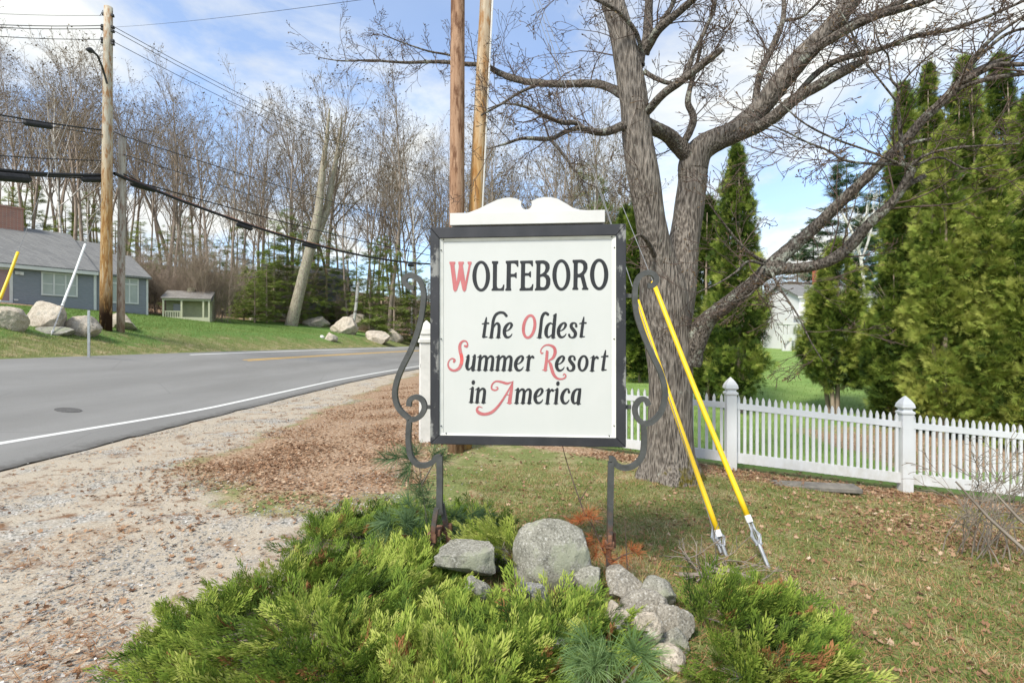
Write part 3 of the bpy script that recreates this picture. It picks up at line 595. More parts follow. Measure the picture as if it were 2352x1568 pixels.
for side, Z, upper, lower, leg, low, lugs in (
    ("left", ZL, [(152, 555), (118, 545), (98, 515), (112, 490), (148, 487), (186, 520), (203, 580), (200, 650), (180, 760), (138, 880), (80, 1000), (52, 1080), (47, 1150), (70, 1215), (125, 1268)],
     [(122, 1198), (128, 1165), (160, 1148), (195, 1165), (208, 1205), (190, 1245), (160, 1268), (125, 1272)], [(125, 1276), (120, 1340), (120, 1400), (132, 1470), (168, 1515), (215, 1520), (255, 1500), (270, 1478), (296, 1478)],
     [(350, 50), (352, 250), (350, 470), (358, 560)], ((225, 605), (222, 1203))),
    ("right", ZR, [(297, 545), (330, 538), (344, 505), (325, 478), (290, 472), (250, 495), (230, 550), (228, 640), (248, 740), (303, 880), (360, 1000), (388, 1090), (390, 1160), (368, 1235), (320, 1285), (275, 1298)],
     [(303, 1195), (285, 1165), (252, 1168), (228, 1210), (238, 1262), (275, 1298)], [(275, 1302), (277, 1400), (265, 1475), (225, 1522), (170, 1538), (125, 1520), (108, 1490), (85, 1488)],
     [(1861, 104), (1855, 450), (1850, 740)], ((198, 597), (196, 1205)))):
    post = thing("iron_post", None, None); post.parent = sign; del_keys = None
    mb = MB(); bar(mb, [Z(*p) for p in upper], BW, .03, .07); mb.obj("scroll", M["iron"], post)
    mb = MB(); bar(mb, [Z(*p) for p in lower], BW, .0315, .0685); mb.obj("scroll", M["iron"], post)
    mb = MB(); bar(mb, [Z(*p) for p in leg], BW, .032, .071); bar(mb, [ZB(*p) for p in low], BW + .006, .0285, .0715)
    gz = zf(SO.x + (-.55 if side == "left" else .7), 3.95) - .12
    if side == "left":
        bar(mb, [ZB(*p) for p in [(345, 480), (325, 600), (312, 735)]], .036, -.055, -.018); bar(mb, [ZB(*p) for p in [(308, 700), (300, 830), (285, 930), (278, 1000)]] + [(ZB(272, 1000)[0], gz)], .038, -.05, -.012)
        bar(mb, [ZB(*p) for p in [(362, 480), (385, 600), (408, 700)]], .036, .06, .095)
    else:
        bar(mb, [ZB(1852, 470), ZB(1848, 600), ZB(1843, 800)], .036, -.02, .022); bar(mb, [ZB(1838, 780), ZB(1836, 950), ZB(1834, 1230), (ZB(1834, 1230)[0], gz)], .038, .0, .038)
    mb.obj("leg", M["iron"], post)
    mb = MB()
    if side == "left":
        bar(mb, [ZB(405, 690), ZB(418, 770), ZB(420, 900), (ZB(420, 900)[0], gz)], .038, .07, .11)
        mb.obj("leg", M["rust"], post); mb = MB()
        x, z = ZB(305, 735); mb.box((x, -.03, z), (.07, .055, .07)); x, z = ZB(345, 700); mb.box((x, .03, z), (.05, .12, .05)); x, z = ZB(412, 705); mb.box((x, .09, z), (.065, .05, .075))
    else:
        x, z = ZB(1843, 810); mb.box((x, .012, z), (.07, .06, .05)); x, z = ZB(1890, 790); mb.box((x, .05, z), (.022, .03, .11)); x, z = ZB(1845, 765); mb.box((x, .0, z), (.03, .05, .08))
    mb.obj("clamp", M["rust"], post, bevel=.004)
    for lx, lz in lugs:
        x, z = Z(lx, lz); xe = SX0 if side == "left" else SX1
        mb = MB(); mb.box(((x + xe) / 2, .05, z), (abs(x - xe) + .03, .022, .03)); mb.obj("lug", M["iron"], post)
# ---------------------------------------------------------------- picket fence
fence = thing("picket_fence", "white vinyl picket fence with pointed post caps running behind the big maple", "fence", (.88, 8.5, 0))
PX = [(0.88, 10.1), (3.45, 8.25), (6.02, 8.0), (8.6, 7.75)]
me_p = None
def lathe4(mb, c, prof, rz):
    """square turned profile [(half width, z)...]"""
    cr_, sr = math.cos(rz), math.sin(rz); vs = []
    for h, z in prof: vs += [(c[0] + a * cr_ - b * sr, c[1] + a * sr + b * cr_, c[2] + z) for a, b in ((-h, -h), (h, -h), (h, h), (-h, h))]
    f = [(0, 3, 2, 1)] + [(4 * k + i, 4 * k + (i + 1) % 4, 4 * k + 4 + (i + 1) % 4, 4 * k + 4 + i) for k in range(len(prof) - 1) for i in range(4)]
    mb.add(vs, f + [tuple(4 * (len(prof) - 1) + i for i in range(4))])
def rel(p): return (p[0] - .88, p[1] - 8.5, p[2])
for i, (x, y) in enumerate(PX):
    if i < 3: frz = math.atan2(PX[i + 1][1] - y, PX[i + 1][0] - x)
    z = zf(x, y); mb = MB(); lathe4(mb, rel((x, y, z)), [(.075, -.1), (.075, 1.19)], frz); p = mb.obj("post", M["vinyl"], fence)
    mb = MB(); lathe4(mb, rel((x, y, z)), [(.088, 1.191), (.092, 1.2), (.092, 1.225), (.07, 1.24), (.062, 1.262), (.078, 1.275), (.094, 1.29), (.094, 1.30), (.085, 1.345), (.055, 1.40), (.025, 1.44), (.004, 1.465)], frz); mb.obj("cap", M["vinyl"], p)
    if i == len(PX) - 1: break
    x2, y2 = PX[i + 1]; z2 = zf(x2, y2); n = 26; L = math.hypot(x2 - x, y2 - y); pz = lambda f: z + (z2 - z) * f
    def rail(zc, h, d):
        mb = MB(); dx, dy = (x2 - x) / L, (y2 - y) / L; A, B = .076 / L, 1 - .076 / L; vs = []
        for f in (A, B):
            for s in (-d / 2, d / 2):
                for q in (-h / 2, h / 2): vs.append(rel((x + (x2 - x) * f - dy * s, y + (y2 - y) * f + dx * s, pz(f) + zc + q)))
        mb.add(vs, [(0, 1, 3, 2), (4, 6, 7, 5), (0, 4, 5, 1), (2, 3, 7, 6), (1, 5, 7, 3), (0, 2, 6, 4)]); mb.obj("rail", M["vinyl"], fence)
    rail(1.02, .092, .045); rail(.205, .155, .045)
    if i == 0: rng0 = 0
    for k in range(n):
        f = (.076 + (L - .152) * (k + .5) / n) / L
        if me_p is None:
            mb = MB(); h = .021; prof = [(-h, .12), (h, .12), (h, 1.125), (h * .7, 1.155), (0, 1.19), (-h * .7, 1.155), (-h, 1.125)]
            mb.prism(prof, lambda a, b, d: (a, d, b), -.0125, .0125); me_p = mb.mesh("picket", M["vinyl"])
        if i == 0 and k < 6: continue
        o = link("picket", me_p, fence); o.location = rel((x + (x2 - x) * f, y + (y2 - y) * f, pz(f))); o.rotation_euler = (0, 0, frz)
# old white gate post at the far side of the sign
g0 = Vector((-1.72, 10.5, 0)); g0.z = zf(g0.x, g0.y)
gp = thing("gate_post", "old white wooden post with a square dark hole behind the sign's left scroll", "post", tuple(g0))
mb = MB(); lathe4(mb, (0, 0, 0), [(.135, -.1), (.125, 1.98)], .3); mb.obj("post", M["old_white"], gp)
mb = MB(); lathe4(mb, (0, 0, 0), [(.15, 1.981), (.15, 2.04), (.12, 2.06), (.115, 2.13), (.135, 2.15), (.12, 2.25), (.06, 2.36), (.01, 2.42)], .3); mb.obj("cap", M["old_white"], gp)
mb = MB(); mb.box((-.07, -.128, 1.52), (.05, .03, .07), .3); mb.obj("hole", M["dark_metal"], gp)

# ---------------------------------------------------------------- utility poles, wires, guys
def pole(name, label, u0, v0, u1, v1, Y, r0, r1, mat, zoff=-.4, extra=None, H=None, n=14, base=None):
    b = base or P(u0, v0, Y); t = P(u1, v1, Y); o = thing(name, label, "utility pole", tuple(b)); d = t - b
    if H: d = d * (H / d.length)
    mb = MB(); k = 8
    mb.tube([d * (i / k) + (d.normalized() * zoff if i == 0 else Vector((0, 0, 0))) for i in range(k + 1)], [r0 + (r1 - r0) * i / k for i in range(k + 1)], n)
    mb.obj("shaft", M[mat], o, smooth=False).data.polygons.foreach_set("use_smooth", [len(p.vertices) == 4 for p in o.children[0].data.polygons])
    return o, b, b + d
bA = G(1047, 1036); bA.y = 9.5
pA, bA, tA = pole("utility_pole", "reddish brown utility pole rising straight behind the sign's pediment", 1047, 1036, 1051.5, 0, 9.5, .15, .118, "pole_brown", H=11.5)
pB, bB, tB = pole("utility_pole", "tan and orange stained utility pole leaning right beside the brown one", 1066, 1010, 1118, 0, 9.75, .15, .118, "pole_tan", H=11.5)
mb = MB(); dB = (tB - bB).normalized(); mb.tube([Vector((.125, -.06, 0)) + dB * .2, Vector((.108, -.06, 0)) + dB * 10], .022, 6); mb.obj("ground_wire_moulding", M["white_guard"], pB)
YL = 24.0
gL = G(243, 757); YL = gL.y
pL, bL, tL = pole("utility_pole", "tallest utility pole on the lawn across the road, scorched dark at its foot", 243, 757, 249, 17, YL, 12.5 / FPX * YL, 8.5 / FPX * YL, "pole_left")
pS, bS, tS = pole("utility_pole", "shorter grey cut off pole standing just right of the tallest pole", 277, 757, 281, 312, YL + .6, 8.2 / FPX * YL, 7.2 / FPX * YL, "pole_grey")
mb = MB()
def lp(u, v, d=0.0): return P(u, v, YL + d) - bL
mb.tube([lp(246, 193, -.22), lp(241, 175, -.35), lp(234, 152, -.6), lp(224, 128, -.9), lp(214, 119, -1.1), lp(207, 116, -1.2)], [.05] * 6, 6)
la = mb.obj("lamp_arm", M["dark_metal"], pL)
mb = MB(); mb.tube([lp(214, 119, -1.1), lp(207, 115.5, -1.25), lp(199, 114, -1.45)], [.07, .13, .05], 8); mb.obj("lamp_head", M["dark_metal"], la)
for (u, v) in ((239, 33), (258, 36), (236, 60), (236, 67), (259, 63), (259, 72), (236, 90), (236, 97), (259, 94), (259, 101)):
    mb = MB(); mb.tube([lp(u, v - 2.5), lp(u, v + 2.5)], [.075, .09], 8); mb.tube([lp(u, v), lp(247.5, v)], .03, 5); mb.obj("insulator", M["dark_metal"], pL)
mb = MB(); mb.tube([lp(240, 36), lp(236, 24), lp(232, 33), lp(229, 37)], .012, 5); mb.tube([lp(258, 36), lp(259, 28), lp(252, 20)], .012, 5); mb.obj("jumper_wire", M["cable"], pL)
def wire(label, pts, r, mat="cable", sag=0.0, parts=(), n=10, group=None, name="overhead_wire", cat="wire"):
    pts = [Vector(p) for p in pts]; out = []
    for a, b in zip(pts[:-1], pts[1:]):
        for i in range(n + 1):
            if i == 0 and out: continue
            t = i / n; q = a.lerp(b, t); q.z -= (sag * 4 * t * (1 - t) if (b - a).length > 5 else 0); out.append(q)
    b0 = out[0].copy(); o = thing(name, label, cat, tuple(b0), group=group)
    link("strand", tubes_mesh("strand", [([tuple(p - b0) for p in out], [r] * len(out), 6)], M[mat]), o)
    for (t, L, rr) in parts:
        k = t * (len(out) - 1); i = min(int(k), len(out) - 2); c = out[i].lerp(out[i + 1], k - i); d = (out[i + 1] - out[i]).normalized(); c = c - Vector((0, 0, rr + r)) - b0
        mb = MB(); mb.tube([c - d * L / 2, c - d * L * .42, c + d * L * .42, c + d * L / 2], [rr * .35, rr, rr, rr * .35], 10); mb.obj("splice_case", M["cable"], o, smooth=False)
    return o
YF, UF = 48.0, 1042
wire("upper wire of the close pair running right from the tallest pole", [P(262, 62, YL), P(UF, 408, YF)], .014, sag=.9)
wire("lower wire of the close pair running right from the tallest pole", [P(262, 71, YL), P(UF, 418, YF)], .014, sag=.9)
wire("third wire down running right from the tallest pole top", [P(262, 97, YL), P(UF, 424, YF)], .014, sag=.9)
wire("black telephone wire from the grey cut off pole's top down to the right", [P(262, 303, YL), P(284, 313, YL + .5), P(UF, 540, YF)], .02, sag=.22)
wire("thin wire below the telephone wire, meeting the grey pole's middle", [P(284, 355, YL + .5), P(UF, 586, YF)], .016, sag=.15)
wire("thick black cable bundle sagging low towards the sign, with splice cases", [P(262, 398, YL), P(284, 408, YL + .5), P(UF, 607, YF)], .075, sag=1.15, parts=((.615, 1.0, .12), (.70, 1.15, .10), (.888, .6, .13)))
BA, BB = P(284, 408, YL + .5), P(UF, 607, YF); OB = [BA.lerp(BB, t) + Vector((0, -.03, .075 - 1.15 * 4 * t * (1 - t))) for t in np.arange(13) * .055]
wire("orange cable lashed on top of the thick sagging bundle", OB[:10], .016, "cable_orange")
wire("slack black cable with a splice just under the telephone wire", [P(284, 400, YL + .4), P(330, 422, YL + 1.6), P(UF, 596, YF)], .03, sag=.3, parts=((.5, 1.2, .13),))
wire("topmost wire left of the tallest pole", [P(236, 36, YL), P(-500, -10, 17)], .008, sag=.2)
wire("upper of two close wires left of the tallest pole's top", [P(236, 59, YL), P(-500, 12, 17)], .016, sag=.25)
wire("lower of two close wires left of the tallest pole's top", [P(236, 66, YL), P(-500, 17, 17)], .016, sag=.25)
wire("sagging wire entering the tallest pole from the left, third from top", [P(236, 91, YL), P(-500, 28, 17)], .014, sag=.25)
wire("black cable with a short splice left of the tallest pole's middle", [P(236, 299, YL), P(-500, 148, 17)], .035, sag=.25, parts=((.265, 1.0, .115),))
wire("thin cable under the short splice left of the tallest pole", [P(236, 310, YL - .2), P(86, 286, YL - 1.5), P(-500, 232, 17)], .018)
wire("single black wire above the left cable bundle", [P(236, 369, YL), P(-500, 300, 17)], .022, sag=.2)
wire("thick black bundle with large splice cases at the photo's left edge", [P(236, 402, YL), P(-500, 290, 17)], .075, sag=.45, parts=((.035, 1.05, .13), (.375, 1.5, .19)))
wire("lowest black cable left of the tallest pole", [P(236, 409, YL + .2), P(-500, 322, 17)], .04, sag=.3)
wire("thin wire climbing from the tallest pole to the brown pole's top", [P(260, 63, YL), P(1044, -30, 9.5)], .005, sag=.1)
def guy(label, a, top, col, t0, t1, r=.026, rod=.0, wire_r=.0045, name="guy_wire", tip=True):
    a, top = Vector(a), Vector(top); o = thing(name, label, "guy wire", tuple(a)); D = top - a; dn = D.normalized()
    link("strand", tubes_mesh("strand", [([tuple(D * .012), tuple(D)], [wire_r] * 2, 6)], M["strand"]), o)
    if col:
        c1 = D * t0; c2 = D * t1; mid = (c1 + c2) / 2 + Vector((0, 0, -.035)); mb = MB()
        mb.tube([Vector(p) for p in catmull([c1, mid, c2], 6)], r, 12); mb.obj("guard", M[col], o, smooth=True)
        mb = MB(); mb.tube([c1 - dn * .05, c1 + dn * .012], r * 1.12, 10); mb.obj("collar", M["white_guard"], o)
        s = dn.cross(Vector((0, 1, 0))).normalized() * .022; e = dn * .19
        for k in (-1, 1):
            mb = MB(); mb.tube([c1 + s * k * .6, e + s * k * 1.1], .0075, 6); mb.obj("grip_leg", M["galv"], o)
    mb = MB(); mb.tube([dn * -.25, dn * (.2 if rod else .1)], .017, 8); mb.obj("anchor_rod", M["galv"], o)
    s = dn.cross(Vector((0, 1, 0))).normalized() * .035; e = dn * (.2 if rod else .09)
    mb = MB(); mb.tube([e - s * .4, e - s + dn * .07, e + dn * .15, e + s + dn * .07, e + s * .4], .016, 6); mb.obj("thimble", M["galv"], o)
    return o
a1 = G(1668, 1276); a2 = G(1765, 1303)
def at_z(b, t, z): return b + (t - b) * ((z - b.z) / (t.z - b.z))
def guard_t(a, top, v):
    best = min((abs((CV - ((a.lerp(top, k / 800).z - HC) / a.lerp(top, k / 800).y) * FPX) - v), k / 800) for k in range(800)); return best[1]
def aim(a, u, v, Yt, zt_):
    """top end of the guy that, seen from the anchor, passes (u, v) and reaches depth Yt"""
    d = Vector(((u - CU) / FPX, 1, -(v - CV) / FPX)); best = None
    for k in range(1, 400):
        y = a.y + (Yt - a.y) * k / 400; q = Vector((0, 0, HC)) + d * y; D = q - a; T = a + D * ((Yt - a.y) / D.y)
        if best is None or abs(T.z - zt_) < best[0]: best = (abs(T.z - zt_), T)
    return best[1]
t1 = aim(a1, 1464, 690, 9.6, 10.6); t2 = aim(a2, 1500, 647, 9.7, 10.3); t3 = aim(a1 + Vector((-.03, .03, 0)), 1440, 620, 9.4, 10.9)
guy("left one of the two yellow guarded guy wires, ending under the scroll", a1, t1, "yellow_guard", guard_t(a1, t1, 1220), guard_t(a1, t1, 690))
guy("yellow guarded guy wire on the right, anchored by a bare steel rod", a2, t2, "yellow_guard", guard_t(a2, t2, 1185), guard_t(a2, t2, 647), rod=1)
guy("bare grey guy wire without a guard beside the left yellow guard", a1 + Vector((-.03, .03, 0)), t3, None, 0, 0)
aw = G(118, 769); tw = P(241, 440, YL); guy("white plastic guarded guy wire with a yellow band before the grey house", aw, tw, "white_guard", guard_t(aw, tw, 700), guard_t(aw, tw, 561), r=.046, wire_r=.009)
ay = G(-32, 770); ty = P(241, 60, YL); guy("yellow guarded guy wire at the photo's left edge", ay, ty, "yellow_guard", guard_t(ay, ty, 690), guard_t(ay, ty, 579), r=.05, wire_r=.009)
# marker post, manhole
gm_ = G(204, 821); mb = MB(); mb.box((0, 0, .8), (.09, .03, 1.9)); o = mb.obj("marker_post", M["galv"]); o.location = gm_; tag(o, "thin grey metal marker post at the far road edge", "post")
pts = []
mh = None
for Y in np.arange(6, 20, .01):
    x = (157 - CU) / FPX * Y; u = -7.9 - x; z = max(0, min(u, 8)) * .18
    if HC - (943 - CV) / FPX * Y < z: mh = Vector((x, Y, z + .017)); break
mb = MB(); mb.tube([(0, 0, -.004), (0, 0, .004)], .25, 20); o = mb.obj("manhole_cover", M["manhole"]); o.location = mh; o.rotation_euler = (0, math.atan(.18), 0); tag(o, "dark round iron cover set in the near lane", "manhole cover")
# ---------------------------------------------------------------- grey house, playhouse, white house
class Frame2:
    """vertical wall frame: L along the wall, D behind it, z up"""
    def __init__(s, o, a, b): s.o = Vector((*o, 0)); s.a = Vector((*a, 0)).normalized(); s.b = Vector((*b, 0)).normalized()
    def w(s, L, D, z): return s.o + s.a * L + s.b * D + Vector((0, 0, z))
    def hit(s, u, v, D=0.0):
        d = Vector(((u - CU) / FPX, 1, -(v - CV) / FPX)); c = s.o + s.b * D; t = (c - Vector((0, 0, HC))).dot(s.b) / d.dot(s.b); p = Vector((0, 0, HC)) + d * t; return ((p - s.o).dot(s.a), p.z)
def fbox(mb, F, L0, L1, D0, D1, z0, z1):
    vs = [F(L, D, z) for z in (z0, z1) for L, D in ((L0, D0), (L1, D0), (L1, D1), (L0, D1))]
    mb.add(vs, [(0, 1, 2, 3), (4, 7, 6, 5), (0, 4, 5, 1), (1, 5, 6, 2), (2, 6, 7, 3), (3, 7, 4, 0)])
def fwindow(parent, F, L0, L1, z0, z1, cols, mat="glass", D=0.0, trim="white_paint", rail=True, t=.1, transom=False):
    mb = MB(); dd = (D - .075, D - .002)
    fbox(mb, F, L0, L1, *dd, z1 - t, z1); fbox(mb, F, L0, L1, *dd, z0, z0 + t)
    w = (L1 - L0 - t) / cols
    for k in range(cols + 1): fbox(mb, F, L0 + k * w, L0 + k * w + t, *dd, z0 + t + .002, z1 - t - .002)
    if transom: fbox(mb, F, L0 + t, L1 - t, D - .07, D - .004, z1 - t - .42, z1 - t - .30)
    if rail:
        for k in range(cols): fbox(mb, F, L0 + k * w + t + .002, L0 + (k + 1) * w - .002, D - .055, D - .006, (z0 + z1) / 2 - .03, (z0 + z1) / 2 + .03)
    fr_ = mb.obj("window", M[trim], parent)
    for k in range(cols):
        mb = MB(); fbox(mb, F, L0 + k * w + t - .01, L0 + (k + 1) * w + .01, D - .036, D - .001, z0 + t - .01, z1 - t + .01); mb.obj("pane", M[mat], fr_)
    return fr_
def gable(parent, F, L0, L1, D0, D1, z0, ze, zr, wall, roof, over=.25, fascia=None, boards=False):
    Dm = (D0 + D1) / 2; mb = MB()
    vs = [F(L, D, z) for L in (L0, L1) for D, z in ((D0, z0), (D1, z0), (D1, ze), (Dm, zr), (D0, ze))]
    mb.add(vs, [(0, 1, 2, 3, 4), (9, 8, 7, 6, 5), (0, 4, 9, 5), (1, 6, 7, 2), (0, 5, 6, 1), (2, 7, 8, 3), (3, 8, 9, 4)]); wl_ = mb.obj("wall", M[wall], parent)
    if boards:
        mb = MB(); k = 0
        while z0 + .5 + k * .13 < ze - .1:
            a = z0 + .5 + k * .13; q = [(D0 - .028, a), (D0 - .001, a), (D0 - .001, a + .129), (D0 - .006, a + .129)]; k += 1
            mb.add([F(L, D, z) for L in (L0 + .01, L1 - .01) for D, z in q], [(0, 3, 2, 1), (4, 5, 6, 7), (0, 4, 7, 3), (0, 1, 5, 4), (3, 7, 6, 2)])
        mb.obj("clapboards", M[wall], wl_)
    mb = MB(); sl = (zr - ze) / (Dm - D0); e = .35
    for s in (-1, 1):
        de = D0 - e if s < 0 else D1 + e; q = [(de, ze - sl * e + .02), (Dm, zr + .02), (Dm, zr + .16), (de, ze - sl * e + .16)]
        vs = [F(L, D, z) for L in (L0 - over, L1 + over) for D, z in q]; mb.add(vs, [(0, 1, 2, 3), (7, 6, 5, 4), (0, 4, 5, 1), (1, 5, 6, 2), (2, 6, 7, 3), (3, 7, 4, 0)])
    rf = mb.obj("roof", M[roof], parent)
    if fascia:
        mb = MB(); fbox(mb, F, L0 - over, L1 + over, D0 - e - .03, D0 - e, ze - sl * e - .14, ze - sl * e + .07); fbox(mb, F, L0, L1, D0 - .04, D0 - .002, ze - .32, ze - .05); mb.obj("fascia", M[fascia], parent)
    return wl_, rf
HF = Frame2((-27.8, 40.0), (-.566, -.824), (-.824, .566)); ho = HF.w(5, 0, 4.1)
gh = thing("grey_house", "blue grey clapboard house with white trim and stepped shingle roofs across the road", "house", tuple(ho))
hF = lambda L, D, z: HF.w(L, D, z) - ho
zb = 3.7
gable(gh, hF, 3.4, 15.5, 0, 11.0, zb, 7.03, 10.15, "siding_grey", "shingle", .12, "white_paint", True)
gable(gh, hF, 1.5, 3.39, .25, 10.0, zb, 6.93, 9.65, "siding_grey", "shingle", .02, None, True)
w_, rf_ = gable(gh, hF, 0, 1.49, .253, 7.4, zb, 6.93, 8.75, "siding_grey", "shingle", .15, None, True)
mb = MB(); fbox(mb, hF, 3.3, 3.46, -.06, .1, zb, 6.75); fbox(mb, hF, -.03, .10, .19, .3, zb, 6.75); mb.obj("corner_board", M["white_paint"], gh)
mb = MB(); fbox(mb, hF, 3.38, 15.5, -.015, .1, zb - .3, 4.22); mb.obj("foundation", M["foundation"], gh)
def hwin(u0, v0, u1, v1, cols, D=0.0, **k):
    La, za = HF.hit(u0, v0, D); Lb, zb_ = HF.hit(u1, v1, D); Lc, zc_ = HF.hit(u1, v0 + (v1 - v0) * .04, D); fwindow(gh, hF, min(La, Lb), max(La, Lb), HF.hit((u0 + u1) / 2, v1, D)[1], HF.hit((u0 + u1) / 2, v0, D)[1], cols, D=D, **k)
hwin(94, 627, 178, 680, 3, mat="blind"); hwin(254, 638, 318, 697, 3, D=.25, mat="blind", rail=False, transom=True)
La, z1_ = HF.hit(29, 615); _, z0_ = HF.hit(10, 698)
mb = MB(); fbox(mb, hF, La, La + .16, -.05, -.002, z0_, z1_); fbox(mb, hF, La + .16, La + 2.2, -.05, -.002, z1_ - .16, z1_); fbox(mb, hF, La + .16, La + 2.2, -.05, -.002, z0_, z0_ + .2); dr = mb.obj("door", M["white_paint"], gh)
mb = MB(); fbox(mb, hF, La + .15, La + 2.2, -.02, -.001, z0_ + .2, z1_ - .16); mb.obj("door_panel", M["pink_door"], dr)
L_, z_ = HF.hit(46, 628); mb = MB(); fbox(mb, hF, L_, L_ + .25, -.08, -.002, z_ - .08, z_ + .12); fbox(mb, hF, L_ - .15, L_ + .02, -.16, -.02, z_ - .1, z_ + .1); mb.obj("wall_lamp", M["white_paint"], gh)
L_, z_ = HF.hit(41, 689); mb = MB(); fbox(mb, hF, L_, L_ + .2, -.1, -.002, z_ - .05, z_ + .05); mb.obj("wall_vent", M["white_paint"], gh)
mb = MB(); fbox(mb, hF, 6.1, 9.5, 4.9, 6.3, 9.2, 11.5); fbox(mb, hF, 6.05, 9.55, 4.85, 6.35, 11.501, 11.63); mb.obj("chimney", M["brick"], gh)
# playhouse
so_ = Vector(((430 - CU) / FPX * 41.5, 41.5, 0)); so_.z = HC - (729 - CV) / FPX * 41.5
sh = thing("playhouse", "small pale green garden playhouse with a porch at the edge of the woods", "shed", tuple(so_), math.radians(20.8))
sF = lambda L, D, z: Vector((L, D, z))
gable(sh, sF, -1.6, 1.6, .75, 2.4, -.4, 1.5, 2.0, "siding_green", "shingle_moss", .1)
mb = MB(); sl0 = [(-.35, 1.46), (1.6, 2.17), (1.6, 2.25), (-.35, 1.54)]; mb.add([(L, d, z) for L in (-1.72, 1.72) for d, z in sl0], [(0, 1, 2, 3), (7, 6, 5, 4), (0, 4, 5, 1), (1, 5, 6, 2), (2, 6, 7, 3), (3, 7, 4, 0)]); mb.obj("porch_roof", M["shingle_moss"], sh)
mb = MB(); fbox(mb, sF, -1.65, 1.65, -.22, -.12, 1.32, 1.46); mb.obj("porch_beam", M["trim_green"], sh)
for L in (-1.58, -.35, 1.15, 1.55):
    mb = MB(); fbox(mb, sF, L - .06, L + .06, -.22, -.1, -.4, 1.315); mb.obj("porch_post", M["trim_green"], sh)
mb = MB(); fbox(mb, sF, -1.5, -.42, -.19, -.13, .42, .50)
for k in range(7): fbox(mb, sF, -1.45 + k * .16, -1.39 + k * .16, -.18, -.14, -.1, .418)
mb.obj("porch_railing", M["trim_green"], sh)
mb = MB(); fbox(mb, sF, -.2, 1.05, .70, .748, -.1, 1.35); mb.prism([(.1, .0), (.42, .9), (.74, .0), (.64, .0), (.42, .62), (.2, .0)], lambda a, b, d: (a, d, b), .66, .698); mb.obj("door", M["siding_green"], sh)
mb = MB(); fbox(mb, sF, -1.1, -.55, .70, .748, .5, 1.1); mb.obj("window", M["glass"], sh)
mb = MB(); fbox(mb, sF, -.25, .25, 1.4, 1.8, 2.15, 2.5); mb.obj("roof_vent", M["trim_green"], sh)
mb = MB()
for k in range(9): fbox(mb, sF, 1.62, 1.66, .8, 2.35, .02 + k * .15, .10 + k * .15)
mb.obj("lattice", M["wood_grey"], sh)
mb = MB(); fbox(mb, sF, -1.6, 1.6, -.25, .74, -.4, .02); mb.obj("porch_floor", M["trim_green"], sh)
# white house
WY = 60.0
wo_ = P(1930, 797, WY); wh = thing("white_house", "white two storey farmhouse with a red chimney half hidden behind the cedars", "house", tuple(wo_))
wF = lambda L, D, z: Vector((L, D, z)); sc = WY / FPX
def wx_(u): return (u - 1930) * sc
def wz_(v): return (797 - v) * sc
mb = MB()
gable(wh, wF, wx_(1858), wx_(2040), 2.0, 11.0, -.8, wz_(676), wz_(676) + 1.7, "siding_white", "shingle", .35, "white_paint")
mb = MB(); xa, xb, xm = wx_(1838), wx_(1962), wx_(1900); e0, e1 = wz_(729), wz_(672)
vs = [(x, d, z) for d in (0, 1.99) for x, z in ((xa + .3, -.8), (xb - .3, -.8), (xb - .3, e0 + .2), (xm, e1 - .1), (xa + .3, e0 + .2))]
mb.add(vs, [(0, 1, 2, 3, 4), (9, 8, 7, 6, 5), (0, 5, 6, 1), (1, 6, 7, 2), (0, 4, 9, 5)]); mb.obj("wall", M["siding_white"], wh)
mb = MB()
for s, xe in ((-1, xa), (1, xb)):
    q = [(xe, e0), (xm, e1), (xm, e1 + .25), (xe, e0 + .25)]; mb.add([(x, d, z) for d in (-.35, 1.98) for x, z in q], [(0, 1, 2, 3), (7, 6, 5, 4), (0, 4, 5, 1), (1, 5, 6, 2), (2, 6, 7, 3), (3, 7, 4, 0)])
mb.obj("gable_roof", M["white_paint"], wh)
mb = MB(); fbox(mb, wF, wx_(1945), wx_(1967), 5.8, 6.9, wz_(660), wz_(597)); mb.obj("chimney", M["brick_red"], wh)
fwindow(wh, wF, wx_(1960), wx_(1985), 1.2, 3.2, 2, "glass", D=2.0); fwindow(wh, wF, wx_(1990), wx_(2010), 5, 6.4, 1, "glass", D=2.0)
fwindow(wh, wF, wx_(1885), wx_(1912), 1.0, 2.6, 2, "glass", D=0.0)
mb = MB(); fbox(mb, wF, wx_(1802), wx_(1838), .3, 2.5, wz_(745), wz_(740)); mb.obj("porch_roof", M["white_paint"], wh)
for u in (1807, 1816, 1834):
    mb = MB(); fbox(mb, wF, wx_(u) - .1, wx_(u) + .1, .4, .6, -.8, wz_(746)); mb.obj("porch_post", M["white_paint"], wh)
mb = MB(); fbox(mb, wF, wx_(1793), wx_(1840), -.4, -.3, .75, wz_(768)); fbox(mb, wF, wx_(1793), wx_(1799), -.4, -.2, -.8, .74)
mb.add([(wx_(1795), -.6, -.8), (wx_(1812), -.6, -.8), (wx_(1812), -.6, .7), (wx_(1795), .2, -.8), (wx_(1812), .2, -.8), (wx_(1812), .2, .7)], [(0, 1, 2), (5, 4, 3), (0, 3, 4, 1), (1, 4, 5, 2), (2, 5, 3, 0)]); mb.obj("porch_railing", M["white_paint"], wh)

# small dark house glimpsed in the woods
dy = 66.0; do_ = P(712, 690, dy); dh = thing("woodland_house", "dark roofed house glimpsed between trunks in the woods behind the playhouse", "house", tuple(do_), .5)
gable(dh, sF, -5, 5, 0, 7, -3, 2.2, 4.6, "siding_grey", "shingle", .2)
mb = MB(); fbox(mb, sF, -3.6, -2.7, 3.2, 4.0, 4.3, 6.0); mb.obj("chimney", M["white_paint"], dh)

